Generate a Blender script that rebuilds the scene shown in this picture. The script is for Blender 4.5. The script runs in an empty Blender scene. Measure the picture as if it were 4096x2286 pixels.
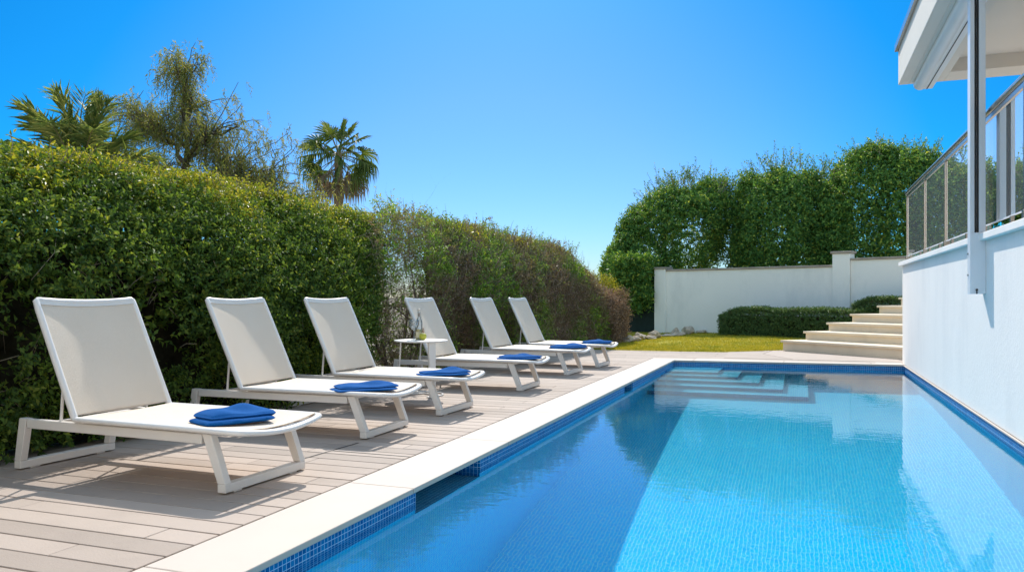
import bpy, math, random
import numpy as np
from mathutils import Vector, Matrix
SC = bpy.context.scene
COL = SC.collection
R = math.radians
rng = np.random.default_rng(7)
random.seed(7)

# ------------------------------------------------------------------ helpers
class MB:
    """collects boxes, prisms, tubes and lathes into one mesh"""
    def __init__(s): s.v = []; s.f = []; s.m = []; s.cur = 0
    def add(s, vs, fs):
        b = len(s.v); s.v += [tuple(v) for v in vs]
        s.f += [tuple(b+i for i in f) for f in fs]; s.m += [s.cur]*len(fs)
    def box(s, x0, x1, y0, y1, z0, z1):
        s.add([(x, y, z) for z in (z0, z1) for y in (y0, y1) for x in (x0, x1)],
              [(0,2,3,1),(4,5,7,6),(0,1,5,4),(2,6,7,3),(0,4,6,2),(1,3,7,5)])
    def prism(s, poly, z0, z1):
        n = len(poly)
        a = sum(poly[i][0]*poly[(i+1)%n][1]-poly[(i+1)%n][0]*poly[i][1] for i in range(n))
        if a < 0: poly = poly[::-1]
        s.add([(p[0], p[1], z0) for p in poly]+[(p[0], p[1], z1) for p in poly],
              [tuple(range(n))[::-1], tuple(range(n, 2*n))]+[(i,(i+1)%n,n+(i+1)%n,n+i) for i in range(n)])
    def bar(s, p, q, w, h, up=(0,0,1), w2=None, h2=None):
        """rectangular bar from p to q; w across, h along 'up'"""
        p, q = Vector(p), Vector(q); d = (q-p).normalized(); u = Vector(up)
        sd = d.cross(u).normalized(); u = sd.cross(d).normalized()
        w2 = w if w2 is None else w2; h2 = h if h2 is None else h2
        vs = []
        for c, a, b in ((p, w/2, h/2), (q, w2/2, h2/2)):
            vs += [c+sd*a+u*b, c-sd*a+u*b, c-sd*a-u*b, c+sd*a-u*b]
        s.add(vs, [(3,2,1,0),(4,5,6,7)]+[(i,(i+1)%4,4+(i+1)%4,4+i) for i in range(4)])
    def tube(s, pts, r, n=8, flat=1.0, cap=True, closed=False):
        """round tube along a polyline; r may be a list; flat scales the section vertically"""
        pts = [Vector(p) for p in pts]; k = len(pts)
        rs = r if isinstance(r, (list, tuple)) else [r]*k
        b = len(s.v); ref = Vector((0,0,1)); vs = []
        for i, p in enumerate(pts):
            a = pts[i-1] if (i or closed) else p; c = pts[(i+1) % k] if (i < k-1 or closed) else p
            d = (c-a).normalized()
            rr = ref if abs(d.z) < .95 else Vector((1,0,0))
            x = d.cross(rr).normalized(); y = x.cross(d).normalized()
            for j in range(n):
                t = 2*math.pi*j/n
                vs.append(p+x*math.cos(t)*rs[i]+y*math.sin(t)*rs[i]*flat)
        fs = []
        for i in range(k if closed else k-1):
            i2 = (i+1) % k
            for j in range(n):
                j2 = (j+1) % n
                fs.append((i*n+j, i2*n+j, i2*n+j2, i*n+j2))
        if cap and not closed:
            fs.append(tuple(range(n))); fs.append(tuple(range((k-1)*n, k*n))[::-1])
        s.add(vs, fs)
    def lathe(s, prof, n=32, c=(0,0,0)):
        vs = [(c[0]+r*math.cos(2*math.pi*j/n), c[1]+r*math.sin(2*math.pi*j/n), c[2]+z) for r, z in prof for j in range(n)]
        fs = [(i*n+j, i*n+(j+1)%n, (i+1)*n+(j+1)%n, (i+1)*n+j) for i in range(len(prof)-1) for j in range(n)]
        fs.append(tuple(range(n))[::-1]); fs.append(tuple(range((len(prof)-1)*n, len(prof)*n)))
        s.add(vs, fs)
    def build(s, name, mat, parent=None, smooth=False, bevel=0, seg=2, angle=35):
        me = bpy.data.meshes.new(name); me.from_pydata(s.v, [], s.f); me.update()
        for m in (mat if isinstance(mat, (list, tuple)) else [mat]): me.materials.append(m)
        me.polygons.foreach_set('material_index', s.m)
        if smooth: me.polygons.foreach_set('use_smooth', [True]*len(s.f))
        o = bpy.data.objects.new(name, me); COL.objects.link(o); o.parent = parent
        if bevel:
            b = o.modifiers.new('bevel', 'BEVEL'); b.width = bevel; b.segments = seg
            b.limit_method = 'ANGLE'; b.angle_limit = R(angle)
            if smooth:
                b.harden_normals = False
        if smooth: smooth_angle(me, angle)
        return o

def smooth_angle(me, angle):
    me.set_sharp_from_angle(angle=R(angle))

def raw_mesh(name, V, F, mat, parent=None, smooth=False):
    """fast mesh from numpy arrays; F is (n,3) or (n,4)"""
    me = bpy.data.meshes.new(name); V = np.asarray(V, np.float32); F = np.asarray(F, np.int32)
    k = F.shape[1]; n = len(F)
    me.vertices.add(len(V)); me.vertices.foreach_set('co', V.ravel())
    me.loops.add(n*k); me.loops.foreach_set('vertex_index', F.ravel())
    me.polygons.add(n); me.polygons.foreach_set('loop_start', np.arange(0, n*k, k, dtype=np.int32))
    me.update(calc_edges=True)
    if smooth: me.polygons.foreach_set('use_smooth', np.ones(n, bool))
    me.materials.append(mat)
    o = bpy.data.objects.new(name, me); COL.objects.link(o); o.parent = parent
    return o

def tag(o, label=None, cat=None, group=None, kind=None):
    if label: o['label'] = label
    if cat: o['category'] = cat
    if group: o['group'] = group
    if kind: o['kind'] = kind
    return o
def thing(name, label, cat, loc=(0,0,0), rz=0, group=None):
    o = bpy.data.objects.new(name, None); COL.objects.link(o)
    o.location = loc; o.rotation_euler = (0,0,rz); o.empty_display_size = .2
    return tag(o, label, cat, group)
def copy_tree(o, parent=None):
    c = o.copy(); COL.objects.link(c); c.parent = parent
    for ch in list(o.children): copy_tree(ch, c)
    return c

def unit(a): return a/np.maximum(np.linalg.norm(a, axis=-1, keepdims=True), 1e-9)
def wob(p, freq, seed, octs=3):
    """smooth pseudo noise in about -1..1 at points p (n,d)"""
    r = np.random.default_rng(seed); out = np.zeros(len(p)); amp = 1; tot = 0
    for o in range(octs):
        for _ in range(4):
            k = r.normal(size=p.shape[1]); k = k/np.linalg.norm(k)*freq*(2**o)*r.uniform(.7, 1.3)
            out += amp*np.sin(p@k+r.uniform(0, 6.28)); tot += amp*.5
        amp *= .5
    return out/tot

# ------------------------------------------------------------------ materials
def new_mat(name):
    m = bpy.data.materials.new(name); m.use_nodes = True
    nt = m.node_tree; b = nt.nodes['Principled BSDF']
    return m, nt, b
def N(nt, t, **kw):
    n = nt.nodes.new(t)
    for k, v in kw.items():
        if k in n.inputs: n.inputs[k].default_value = v
        else: setattr(n, k, v)
    return n
def ramp(nt, stops, interp='LINEAR'):
    r = nt.nodes.new('ShaderNodeValToRGB'); e = r.color_ramp.elements; r.color_ramp.interpolation = interp
    while len(e) < len(stops): e.new(.5)
    for i, (p, c) in enumerate(stops):
        e[i].position = p; e[i].color = (*c, 1) if len(c) == 3 else c
    return r
def mixcol(nt, fac, a, b, mode='MIX'):
    n = nt.nodes.new('ShaderNodeMix'); n.data_type = 'RGBA'; n.blend_type = mode
    for i, v in ((0, fac), (6, a), (7, b)):
        if hasattr(v, 'is_linked'): nt.links.new(v, n.inputs[i])
        else: n.inputs[i].default_value = v if i == 0 else (*v, 1)
    return n.outputs[2]

def surf(name, col, rough=.6, var=.08, scale=3., bump=0., bscale=60., spec=.4, metal=0., stain=None, island=0., coat=0.):
    """plain surface with soft blotches, optional fine bump, stains and per-piece variation"""
    m, nt, b = new_mat(name); L = nt.links
    tc = N(nt, 'ShaderNodeTexCoord')
    nz = N(nt, 'ShaderNodeTexNoise', Scale=scale, Detail=6., Roughness=.6); L.new(tc.outputs['Object'], nz.inputs['Vector'])
    lo = tuple(max(0, c*(1-var)) for c in col); hi = tuple(min(1, c*(1+var)) for c in col)
    rp = ramp(nt, [(.3, lo), (.7, hi)]); L.new(nz.outputs['Fac'], rp.inputs[0]); out = rp.outputs[0]
    if stain:
        sc_, colr, amt = stain
        n2 = N(nt, 'ShaderNodeTexNoise', Scale=sc_, Detail=8., Roughness=.7)
        mp = N(nt, 'ShaderNodeMapping'); mp.inputs['Scale'].default_value = (1, 1, .35)
        L.new(tc.outputs['Object'], mp.inputs[0]); L.new(mp.outputs[0], n2.inputs['Vector'])
        r2 = ramp(nt, [(.5, (0,0,0)), (.72, (amt,amt,amt))]); L.new(n2.outputs['Fac'], r2.inputs[0])
        out = mixcol(nt, r2.outputs[0], out, colr)
    if island:
        g = N(nt, 'ShaderNodeNewGeometry')
        r3 = ramp(nt, [(0, (1-island,)*3), (1, (1+island*.6,)*3)]); L.new(g.outputs['Random Per Island'], r3.inputs[0])
        out = mixcol(nt, 1., out, r3.outputs[0], 'MULTIPLY')
    L.new(out, b.inputs['Base Color'])
    b.inputs['Roughness'].default_value = rough; b.inputs['Specular IOR Level'].default_value = spec
    b.inputs['Metallic'].default_value = metal; b.inputs['Coat Weight'].default_value = coat
    if bump:
        n3 = N(nt, 'ShaderNodeTexNoise', Scale=bscale, Detail=5., Roughness=.65); L.new(tc.outputs['Object'], n3.inputs['Vector'])
        bp = N(nt, 'ShaderNodeBump', Strength=bump, Distance=.01); L.new(n3.outputs['Fac'], bp.inputs['Height'])
        L.new(bp.outputs[0], b.inputs['Normal'])
    return m

def leaf_mat(name, stops, trans=.35, rough=.45, patch=None, pscale=1.2, tcol=None, spec=.22, thresh=(.45, .6)):
    """leaf: colour varies from leaf to leaf; 'patch' colours take over in clumps; light passes through"""
    m, nt, b = new_mat(name); L = nt.links
    g = N(nt, 'ShaderNodeNewGeometry')
    rp = ramp(nt, stops); L.new(g.outputs['Random Per Island'], rp.inputs[0]); out = rp.outputs[0]
    if patch:
        tc = N(nt, 'ShaderNodeTexCoord')
        nz = N(nt, 'ShaderNodeTexNoise', Scale=pscale, Detail=4., Roughness=.65); L.new(tc.outputs['Object'], nz.inputs['Vector'])
        r2 = ramp(nt, [(thresh[0], (0,0,0)), (thresh[1], (1,1,1))]); L.new(nz.outputs['Fac'], r2.inputs[0])
        r3 = ramp(nt, patch); L.new(g.outputs['Random Per Island'], r3.inputs[0])
        out = mixcol(nt, r2.outputs[0], out, r3.outputs[0])
    L.new(out, b.inputs['Base Color']); b.inputs['Roughness'].default_value = rough
    b.inputs['Specular IOR Level'].default_value = spec
    tr = N(nt, 'ShaderNodeBsdfTranslucent')
    tc2 = mixcol(nt, 1., out, tcol or (1.25, 1.15, .55), 'MULTIPLY'); L.new(tc2, tr.inputs['Color'])
    mx = N(nt, 'ShaderNodeMixShader'); mx.inputs[0].default_value = trans
    L.new(b.outputs[0], mx.inputs[1]); L.new(tr.outputs[0], mx.inputs[2])
    L.new(mx.outputs[0], nt.nodes['Material Output'].inputs[0])
    return m

M = {}
M['paint'] = surf('white_powder_coat', (.78, .76, .73), .38, .03, 2., .04, 400, .45)
M['frame'] = surf('lounger_frame_paint', (.76, .73, .69), .42, .04, 2., .04, 400, .45)
# woven sling: cream, lets light through, fine weave
def sling():
    m, nt, b = new_mat('cream_sling_mesh'); L = nt.links
    tc = N(nt, 'ShaderNodeTexCoord')
    nz = N(nt, 'ShaderNodeTexNoise', Scale=2.5, Detail=4.); L.new(tc.outputs['Object'], nz.inputs['Vector'])
    rp = ramp(nt, [(.3, (.93, .80, .645)), (.7, (.955, .835, .69))]); L.new(nz.outputs['Fac'], rp.inputs[0])
    # open weave: round threads catch light that grazes the cloth
    wv = N(nt, 'ShaderNodeTexNoise', Scale=1400., Detail=0.); L.new(tc.outputs['Object'], wv.inputs['Vector'])
    v1 = N(nt, 'ShaderNodeVectorMath', operation='SUBTRACT'); L.new(wv.outputs['Color'], v1.inputs[0]); v1.inputs[1].default_value = (.5,)*3
    v2 = N(nt, 'ShaderNodeVectorMath', operation='MULTIPLY_ADD'); L.new(v1.outputs[0], v2.inputs[0]); v2.inputs[1].default_value = (2.6,)*3
    gn = N(nt, 'ShaderNodeNewGeometry'); L.new(gn.outputs['Normal'], v2.inputs[2])
    v3 = N(nt, 'ShaderNodeVectorMath', operation='NORMALIZE'); L.new(v2.outputs[0], v3.inputs[0]); L.new(v3.outputs[0], b.inputs['Normal'])
    L.new(rp.outputs[0], b.inputs['Base Color']); b.inputs['Roughness'].default_value = .65; b.inputs['Specular IOR Level'].default_value = .25
    tr = N(nt, 'ShaderNodeBsdfTranslucent'); L.new(rp.outputs[0], tr.inputs['Color']); L.new(v3.outputs[0], tr.inputs['Normal'])
    mx = N(nt, 'ShaderNodeMixShader'); mx.inputs[0].default_value = .16
    L.new(b.outputs[0], mx.inputs[1]); L.new(tr.outputs[0], mx.inputs[2]); L.new(mx.outputs[0], nt.nodes['Material Output'].inputs[0])
    return m
M['sling'] = sling()
M['hem'] = surf('sling_hem', (.74, .71, .66), .6, .03)
M['black'] = surf('black_rubber', (.02, .02, .022), .5, .1)
def towel_mat():
    m, nt, b = new_mat('blue_terry'); L = nt.links
    tc = N(nt, 'ShaderNodeTexCoord')
    nz = N(nt, 'ShaderNodeTexNoise', Scale=260., Detail=3.); L.new(tc.outputs['Object'], nz.inputs['Vector'])
    rp = ramp(nt, [(.3, (.002, .068, .26)), (.7, (.005, .115, .37))]); L.new(nz.outputs['Fac'], rp.inputs[0]); L.new(rp.outputs[0], b.inputs['Base Color'])
    b.inputs['Roughness'].default_value = .95; b.inputs['Specular IOR Level'].default_value = .1
    b.inputs['Sheen Weight'].default_value = .08; b.inputs['Sheen Tint'].default_value = (.05, .3, 1, 1)
    bp = N(nt, 'ShaderNodeBump', Strength=.6, Distance=.004); L.new(nz.outputs['Fac'], bp.inputs['Height']); L.new(bp.outputs[0], b.inputs['Normal'])
    return m
M['towel'] = towel_mat()
M['board'] = surf('grey_brown_deck_board', (.42, .345, .29), .75, .09, 2.2, .2, 90,   .25, island=.18, stain=(2.2, (.33, .28, .25), .45))
M['deck_base'] = surf('dark_under_deck', (.03, .024, .02), .9)
M['coping'] = surf('cream_cast_stone', (.58, .505, .44), .7, .04, 1.5, .08, 120, .25, stain=(1.3, (.52, .45, .39), .5))
M['plaster'] = surf('white_wall_render', (.92, .87, .815), .85, .03, .8, .25, 30, .2, stain=(1.3, (.78, .745, .71), .6))
M['wing'] = surf('warm_white_render', (.86, .78, .67), .85, .03, .7, .1, 25, .2)  # warm tone for the added wing that bounces sunlight
M['plaster2'] = surf('weathered_white_render', (.90, .86, .80), .9, .03, .7, .12, 30, .2, stain=(.8, (.58, .57, .55), .5))
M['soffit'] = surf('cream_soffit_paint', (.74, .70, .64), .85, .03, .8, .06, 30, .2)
M['cap'] = surf('grey_brown_stone_cap', (.36, .30, .25), .9, .2, 4., .3, 60, .2)
M['alu'] = surf('white_aluminium', (.76, .79, .83), .32, .02, 2., 0, 1, .5)
M['steel'] = surf('brushed_steel', (.46, .43, .39), .25, .05, 3., .03, 300, .5, metal=1.)
M['step'] = surf('cream_stone_step', (.82, .68, .50), .75, .06, 2.2, .1, 70, .25, stain=(1.5, (.60, .50, .38), .5))
M['bark'] = surf('brown_bark', (.13, .095, .07), .95, .35, 9., .6, 40, .1)
M['twig'] = surf('dry_twigs', (.33, .245, .185), .95, .3, 3., 0, 1, .1, island=.45)
M['twig_pale'] = surf('pale_vine_stems', (.34, .28, .19), .9, .25, 5., 0, 1, .1)
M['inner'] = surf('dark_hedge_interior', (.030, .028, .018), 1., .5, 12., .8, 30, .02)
M['palm_trunk'] = surf('fibrous_palm_trunk', (.30, .20, .135), .95, .3, 12., .8, 30, .1)
M['rock'] = surf('pale_limestone', (.47, .385, .29), .95, .45, 9., .9, 22, .1)
M['fence'] = surf('dark_green_screen', (.012, .028, .024), .8, .2, 8.)
M['glass_green'] = None

def clear_glass(name, tint, refl=1.0, ior=1.5, haze=0.):
    """thin pane: light goes straight through with a tint, the surface mirrors by angle"""
    m, nt, b = new_mat(name); L = nt.links; nt.nodes.remove(b)
    t = N(nt, 'ShaderNodeBsdfTransparent'); t.inputs[0].default_value = (*tint, 1)
    g = N(nt, 'ShaderNodeBsdfGlossy'); g.inputs['Roughness'].default_value = 0.0; g.inputs['Color'].default_value = (.95,)*3+(1,)
    fr = N(nt, 'ShaderNodeFresnel', IOR=ior)
    mu = N(nt, 'ShaderNodeMath', operation='MULTIPLY'); mu.inputs[1].default_value = refl; mu.use_clamp = True; L.new(fr.outputs[0], mu.inputs[0])
    mx = N(nt, 'ShaderNodeMixShader'); L.new(mu.outputs[0], mx.inputs[0]); L.new(t.outputs[0], mx.inputs[1]); L.new(g.outputs[0], mx.inputs[2])
    o = mx.outputs[0]
    if haze:
        d = N(nt, 'ShaderNodeBsdfDiffuse'); d.inputs[0].default_value = (.7, .75, .75, 1)
        m2 = N(nt, 'ShaderNodeMixShader'); m2.inputs[0].default_value = haze; L.new(o, m2.inputs[1]); L.new(d.outputs[0], m2.inputs[2]); o = m2.outputs[0]
    L.new(o, nt.nodes['Material Output'].inputs[0])
    return m
M['pane'] = clear_glass('railing_glass', (.86, .93, .91), 1.15, 1.5, .10)
M['crystal'] = clear_glass('drinking_glass', (.95, .97, .98), 1.8, 1.5, .16)

def tile_mat(name, stops, grout, wd):
    m, nt, b = new_mat(name); L = nt.links; P = .0265
    g = N(nt, 'ShaderNodeNewGeometry')
    sp = N(nt, 'ShaderNodeSeparateXYZ'); L.new(g.outputs['Position'], sp.inputs[0])
    sn = N(nt, 'ShaderNodeSeparateXYZ'); L.new(g.outputs['True Normal'], sn.inputs[0])
    def ma(op, a, bb=None):
        n = N(nt, 'ShaderNodeMath', operation=op)
        for i, v in enumerate((a, bb)):
            if v is None: continue
            if hasattr(v, 'is_linked'): L.new(v, n.inputs[i])
            else: n.inputs[i].default_value = v
        return n.outputs[0]
    line = None; cell = []
    for ax in range(3):
        s = ma('DIVIDE', sp.outputs[ax], P); fr = ma('FRACT', s); fl = ma('FLOOR', s); cell.append(fl)
        d = ma('ABSOLUTE', ma('SUBTRACT', fr, .5))
        l = ma('GREATER_THAN', d, wd[ax])
        l = ma('MULTIPLY', l, ma('LESS_THAN', ma('ABSOLUTE', sn.outputs[ax]), .5))
        line = l if line is None else ma('MAXIMUM', line, l)
    cx = N(nt, 'ShaderNodeCombineXYZ')
    for i in range(3): L.new(cell[i], cx.inputs[i])
    wn = N(nt, 'ShaderNodeTexWhiteNoise', noise_dimensions='3D'); L.new(cx.outputs[0], wn.inputs[0])
    rp = ramp(nt, stops); L.new(wn.outputs['Value'], rp.inputs[0])
    big = N(nt, 'ShaderNodeTexNoise', Scale=1.1, Detail=3.); L.new(g.outputs['Position'], big.inputs['Vector'])
    br = ramp(nt, [(.3, (.92, .94, .96)), (.7, (1.05, 1.04, 1.03))]); L.new(big.outputs['Fac'], br.inputs[0])
    c = mixcol(nt, 1., rp.outputs[0], br.outputs[0], 'MULTIPLY')
    c = mixcol(nt, line, c, grout); L.new(c, b.inputs['Base Color'])
    b.inputs['Roughness'].default_value = .5; b.inputs['Specular IOR Level'].default_value = .04
    return m
M['tile'] = tile_mat('blue_glass_mosaic', [(0, (.002, .56, .95)), (.5, (.004, .615, .97)), (1, (.008, .67, .985))], (.36, .92, .99), (.435, .465, .455))
M['tile_step'] = tile_mat('step_mosaic', [(0, (.03, .52, .82)), (.5, (.045, .60, .90)), (1, (.06, .68, .95))], (.45, .88, .98), (.43, .46, .46))
M['tile_shade'] = tile_mat('shaded_mosaic', [(0, (.001, .11, .34)), (.5, (.003, .16, .42)), (1, (.008, .22, .50))], (.42, .62, .80), (.45, .45, .45))  # pool mosaic darkened in its colour to stand for shade

def water_mat():
    m, nt, b = new_mat('pool_water'); L = nt.links; nt.nodes.remove(b)
    g = N(nt, 'ShaderNodeBsdfGlass', IOR=1.333, Roughness=0.); g.inputs['Color'].default_value = (.93, .985, 1, 1)
    tc = N(nt, 'ShaderNodeTexCoord')
    mp = N(nt, 'ShaderNodeMapping'); mp.inputs['Rotation'].default_value = (0, 0, R(-20)); mp.inputs['Scale'].default_value = (1., 1.5, 1)
    L.new(tc.outputs['Object'], mp.inputs[0])
    n1 = N(nt, 'ShaderNodeTexNoise', Scale=5.5, Detail=2., Roughness=.5, Distortion=.4); L.new(mp.outputs[0], n1.inputs['Vector'])
    n2 = N(nt, 'ShaderNodeTexNoise', Scale=15., Detail=2., Roughness=.5); L.new(mp.outputs[0], n2.inputs['Vector'])
    n3 = N(nt, 'ShaderNodeTexNoise', Scale=.6, Detail=2.); L.new(tc.outputs['Object'], n3.inputs['Vector'])
    r3 = ramp(nt, [(.35, (.35,)*3), (.7, (1,)*3)]); L.new(n3.outputs['Fac'], r3.inputs[0])
    ad0 = N(nt, 'ShaderNodeMath', operation='MULTIPLY_ADD'); L.new(n2.outputs['Fac'], ad0.inputs[0]); ad0.inputs[1].default_value = .32; L.new(n1.outputs['Fac'], ad0.inputs[2])
    ad = N(nt, 'ShaderNodeMath', operation='MULTIPLY'); L.new(ad0.outputs[0], ad.inputs[0]); L.new(r3.outputs[0], ad.inputs[1])
    bp = N(nt, 'ShaderNodeBump', Strength=1., Distance=WATER_BUMP); L.new(ad.outputs[0], bp.inputs['Height'])
    L.new(bp.outputs[0], g.inputs['Normal'])
    gl = N(nt, 'ShaderNodeBsdfGlossy'); gl.inputs['Roughness'].default_value = 0.; L.new(bp.outputs[0], gl.inputs['Normal'])
    fr = N(nt, 'ShaderNodeFresnel', IOR=1.333); L.new(bp.outputs[0], fr.inputs['Normal'])
    mf = N(nt, 'ShaderNodeMath', operation='MULTIPLY'); mf.inputs[1].default_value = .22; L.new(fr.outputs[0], mf.inputs[0])
    mx = N(nt, 'ShaderNodeMixShader'); L.new(mf.outputs[0], mx.inputs[0]); L.new(g.outputs[0], mx.inputs[1]); L.new(gl.outputs[0], mx.inputs[2])
    L.new(mx.outputs[0], nt.nodes['Material Output'].inputs[0])
    return m
WATER_BUMP = .0016
M['water'] = water_mat()

def lawn_mat():
    m, nt, b = new_mat('lawn_soil_and_turf'); L = nt.links
    tc = N(nt, 'ShaderNodeTexCoord')
    nz = N(nt, 'ShaderNodeTexNoise', Scale=1.5, Detail=8., Roughness=.7); L.new(tc.outputs['Object'], nz.inputs['Vector'])
    rp = ramp(nt, [(.3, (0.260, 0.247, 0.026)), (.55, (0.390, 0.338, 0.046)), (.75, (0.468, 0.390, 0.078))]); L.new(nz.outputs['Fac'], rp.inputs[0]); L.new(rp.outputs[0], b.inputs['Base Color'])
    b.inputs['Roughness'].default_value = .95; b.inputs['Specular IOR Level'].default_value = .1
    return m
M['lawn'] = lawn_mat()
M['ground'] = surf('dry_garden_earth', (.30, .26, .19), .95, .25, .35, .3, 6, .1)
M['grass'] = leaf_mat('grass_blades', [(0, (.30, .29, .022)), (.5, (.44, .38, .035)), (1, (.56, .45, .065))], .4, .6, [(0, (.17, .22, .02)), (1, (.32, .34, .04))], 2.2, tcol=(1.1, 1.05, .6), thresh=(.48, .66))

G0 = [(0, (.045, .095, .026)), (.45, (.095, .175, .036)), (.85, (.18, .27, .05)), (1, (.30, .34, .06))]
BR = [(0, (.19, .135, .095)), (.6, (.31, .225, .16)), (1, (.20, .21, .07))]
M['leaf_near'] = leaf_mat('hedge_leaf', G0, .46, .6, [(0, (0.096, 0.158, 0.027)), (.6, (0.191, 0.316, 0.045)), (1, (0.383, 0.450, 0.067))], 1.6, thresh=(.5, .68))
M['leaf_top'] = leaf_mat('young_hedge_leaf', [(0, (0.165, 0.225, 0.022)), (.6, (0.330, 0.345, 0.037)), (1, (0.495, 0.420, 0.075))], .5, .4)
M['leaf_far'] = leaf_mat('patchy_hedge_leaf', [(0, (0.105, 0.226, 0.036)), (.6, (0.226, 0.407, 0.055)), (1, (0.452, 0.573, 0.091))], .36, .5, BR, 1.15, thresh=(.45, .56))
M['leaf_brown'] = leaf_mat('dry_brown_leaf', [(0, (0.157, 0.107, 0.073)), (.7, (0.359, 0.242, 0.164)), (1, (0.547, 0.380, 0.211))], .3, .7, tcol=(1.1, .95, .75))
M['leaf_big'] = leaf_mat('glossy_broad_leaf', [(0, (0.055, 0.139, 0.040)), (.5, (0.116, 0.248, 0.054)), (.9, (0.249, 0.385, 0.072)), (1, (0.577, 0.589, 0.098))], 0.40, .5, spec=.2)
M['leaf_pepper'] = leaf_mat('drooping_narrow_leaf', [(0, (.13, .17, .05)), (.6, (.24, .26, .07)), (1, (.38, .33, .10))], .5, .5)
M['leaf_palm'] = leaf_mat('feather_frond_leaf', [(0, (0.144, 0.225, 0.074)), (.6, (0.312, 0.390, 0.120)), (1, (0.573, 0.569, 0.236))], .42, .55, spec=.25)
M['leaf_fan'] = leaf_mat('fan_frond_leaf', [(0, (0.059, 0.097, 0.025)), (.6, (0.107, 0.161, 0.034)), (1, (0.166, 0.196, 0.058))], .42, .6)
M['leaf_dead'] = leaf_mat('dead_frond_leaf', [(0, (0.168, 0.119, 0.070)), (.6, (0.280, 0.196, 0.119)), (1, (0.168, 0.168, 0.070))], .3, .7, tcol=(1.1, .95, .7))
M['leaf_low'] = leaf_mat('dark_clipped_leaf', [(0, (0.050, 0.109, 0.038)), (.6, (0.106, 0.192, 0.060)), (1, (0.220, 0.317, 0.097))], .3, .45)
M['leaf_yellow'] = leaf_mat('yellow_green_leaf', [(0, (.22, .24, .02)), (1, (.38, .34, .04))], .5, .5)
M['stalk'] = surf('palm_stalk', (.22, .20, .09), .6, .2)

SKY_S, SKY_G = .105, 1.55
SKY_R = [(0, (.36, .43, .56)), (.12, (.42, .54, .65)), (.35, (.53, .78, .83)), (1, (.75, .8, .83))]
SKY_A = [(.0, (5.0, 3.4, 2.0)), (.45, (1.1, 1.15, 1.15)), (.70, (.03, .82, .96)), (.86, (.12, .90, .98)), (.93, (.70, .98, 1)), (.97, (1, 1, 1))]
# ------------------------------------------------------------------ world, sun, camera
TO_SUN = Vector((-.27, .705, .656)).normalized()
ELEV = math.asin(TO_SUN.z)
w = bpy.data.worlds.new('World'); SC.world = w; w.use_nodes = True
nt = w.node_tree; bg = nt.nodes['Background']
sky = nt.nodes.new('ShaderNodeTexSky'); sky.sky_type = 'NISHITA'; sky.sun_disc = False
sky.sun_elevation = ELEV; sky.sun_rotation = math.atan2(TO_SUN.x, TO_SUN.y)
sky.air_density = 1.0; sky.dust_density = .25; sky.ozone_density = 5.; sky.altitude = 50
# deeper, more even blue low down: tone the raw sky, easing off towards the zenith
def vm(op, a, v):
    n = nt.nodes.new('ShaderNodeVectorMath'); n.operation = op; nt.links.new(a, n.inputs[0]); n.inputs[1].default_value = v; return n.outputs[0]
sc1 = vm('MULTIPLY', sky.outputs[0], (SKY_S,)*3); cl = vm('MINIMUM', sc1, (3.,)*3)
gm = nt.nodes.new('ShaderNodeGamma'); gm.inputs[1].default_value = SKY_G; nt.links.new(cl, gm.inputs[0])
geo = nt.nodes.new('ShaderNodeTexCoord'); sx = nt.nodes.new('ShaderNodeSeparateXYZ'); nt.links.new(geo.outputs['Generated'], sx.inputs[0])
er = ramp(nt, SKY_R); nt.links.new(sx.outputs[2], er.inputs[0])
toned = mixcol(nt, 1., gm.outputs[0], er.outputs[0], 'MULTIPLY')
# the blue deepens with the angle away from the sun
dp = nt.nodes.new('ShaderNodeVectorMath'); dp.operation = 'DOT_PRODUCT'; nt.links.new(geo.outputs['Generated'], dp.inputs[0])
hz = Vector((TO_SUN.x, TO_SUN.y, 0)).normalized(); dp.inputs[1].default_value = hz
ar = ramp(nt, SKY_A); nt.links.new(dp.outputs['Value'], ar.inputs[0])
toned = mixcol(nt, 1., toned, ar.outputs[0], 'MULTIPLY')
zr = ramp(nt, [(.38, (0,)*3), (.55, (1,)*3)]); nt.links.new(sx.outputs[2], zr.inputs[0])
fin = mixcol(nt, zr.outputs[0], toned, vm('MULTIPLY', cl, (3.4, 2.7, 1.85)))
nt.links.new(vm('MULTIPLY', fin, (8.,)*3), bg.inputs[0]); bg.inputs[1].default_value = .125
sl = bpy.data.lights.new('sun', 'SUN'); sl.energy = 2.65; sl.angle = R(.5); sl.color = (1, .94, .86)
so = bpy.data.objects.new('sun', sl); COL.objects.link(so); so.rotation_euler = TO_SUN.to_track_quat('Z', 'Y').to_euler(); so.location = TO_SUN*60
sl.cycles.is_caustics_light = True
cam = bpy.data.cameras.new('camera'); co = bpy.data.objects.new('camera', cam); COL.objects.link(co); SC.camera = co
co.location = (0, 0, 1); co.rotation_euler = (R(90), 0, R(20.162))
cam.sensor_width = 36; cam.lens = 36*1980/2576; cam.shift_y = 29/2576; cam.clip_start = .05; cam.clip_end = 3000
SC.view_settings.view_transform = 'Standard'; SC.view_settings.look = 'None'; SC.view_settings.exposure = .92; SC.view_settings.gamma = 1
SC.cycles.use_denoising = True; SC.cycles.max_bounces = 10; SC.cycles.transparent_max_bounces = 16
SC.cycles.caustics_reflective = False; SC.cycles.caustics_refractive = True
SC.cycles.sample_clamp_indirect = 6.

# ------------------------------------------------------------------ setting: ground, pool, deck
XL, XR, YN, YF = -1.92, 1.45, .35, 12.74          # pool inner faces
YFR = 13.03                                        # far edge is slightly skewed
ZW = -.085
def struct(o): return tag(o, kind='structure')
def receiver(o): o.cycles.is_caustics_receiver = True; return o

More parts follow.
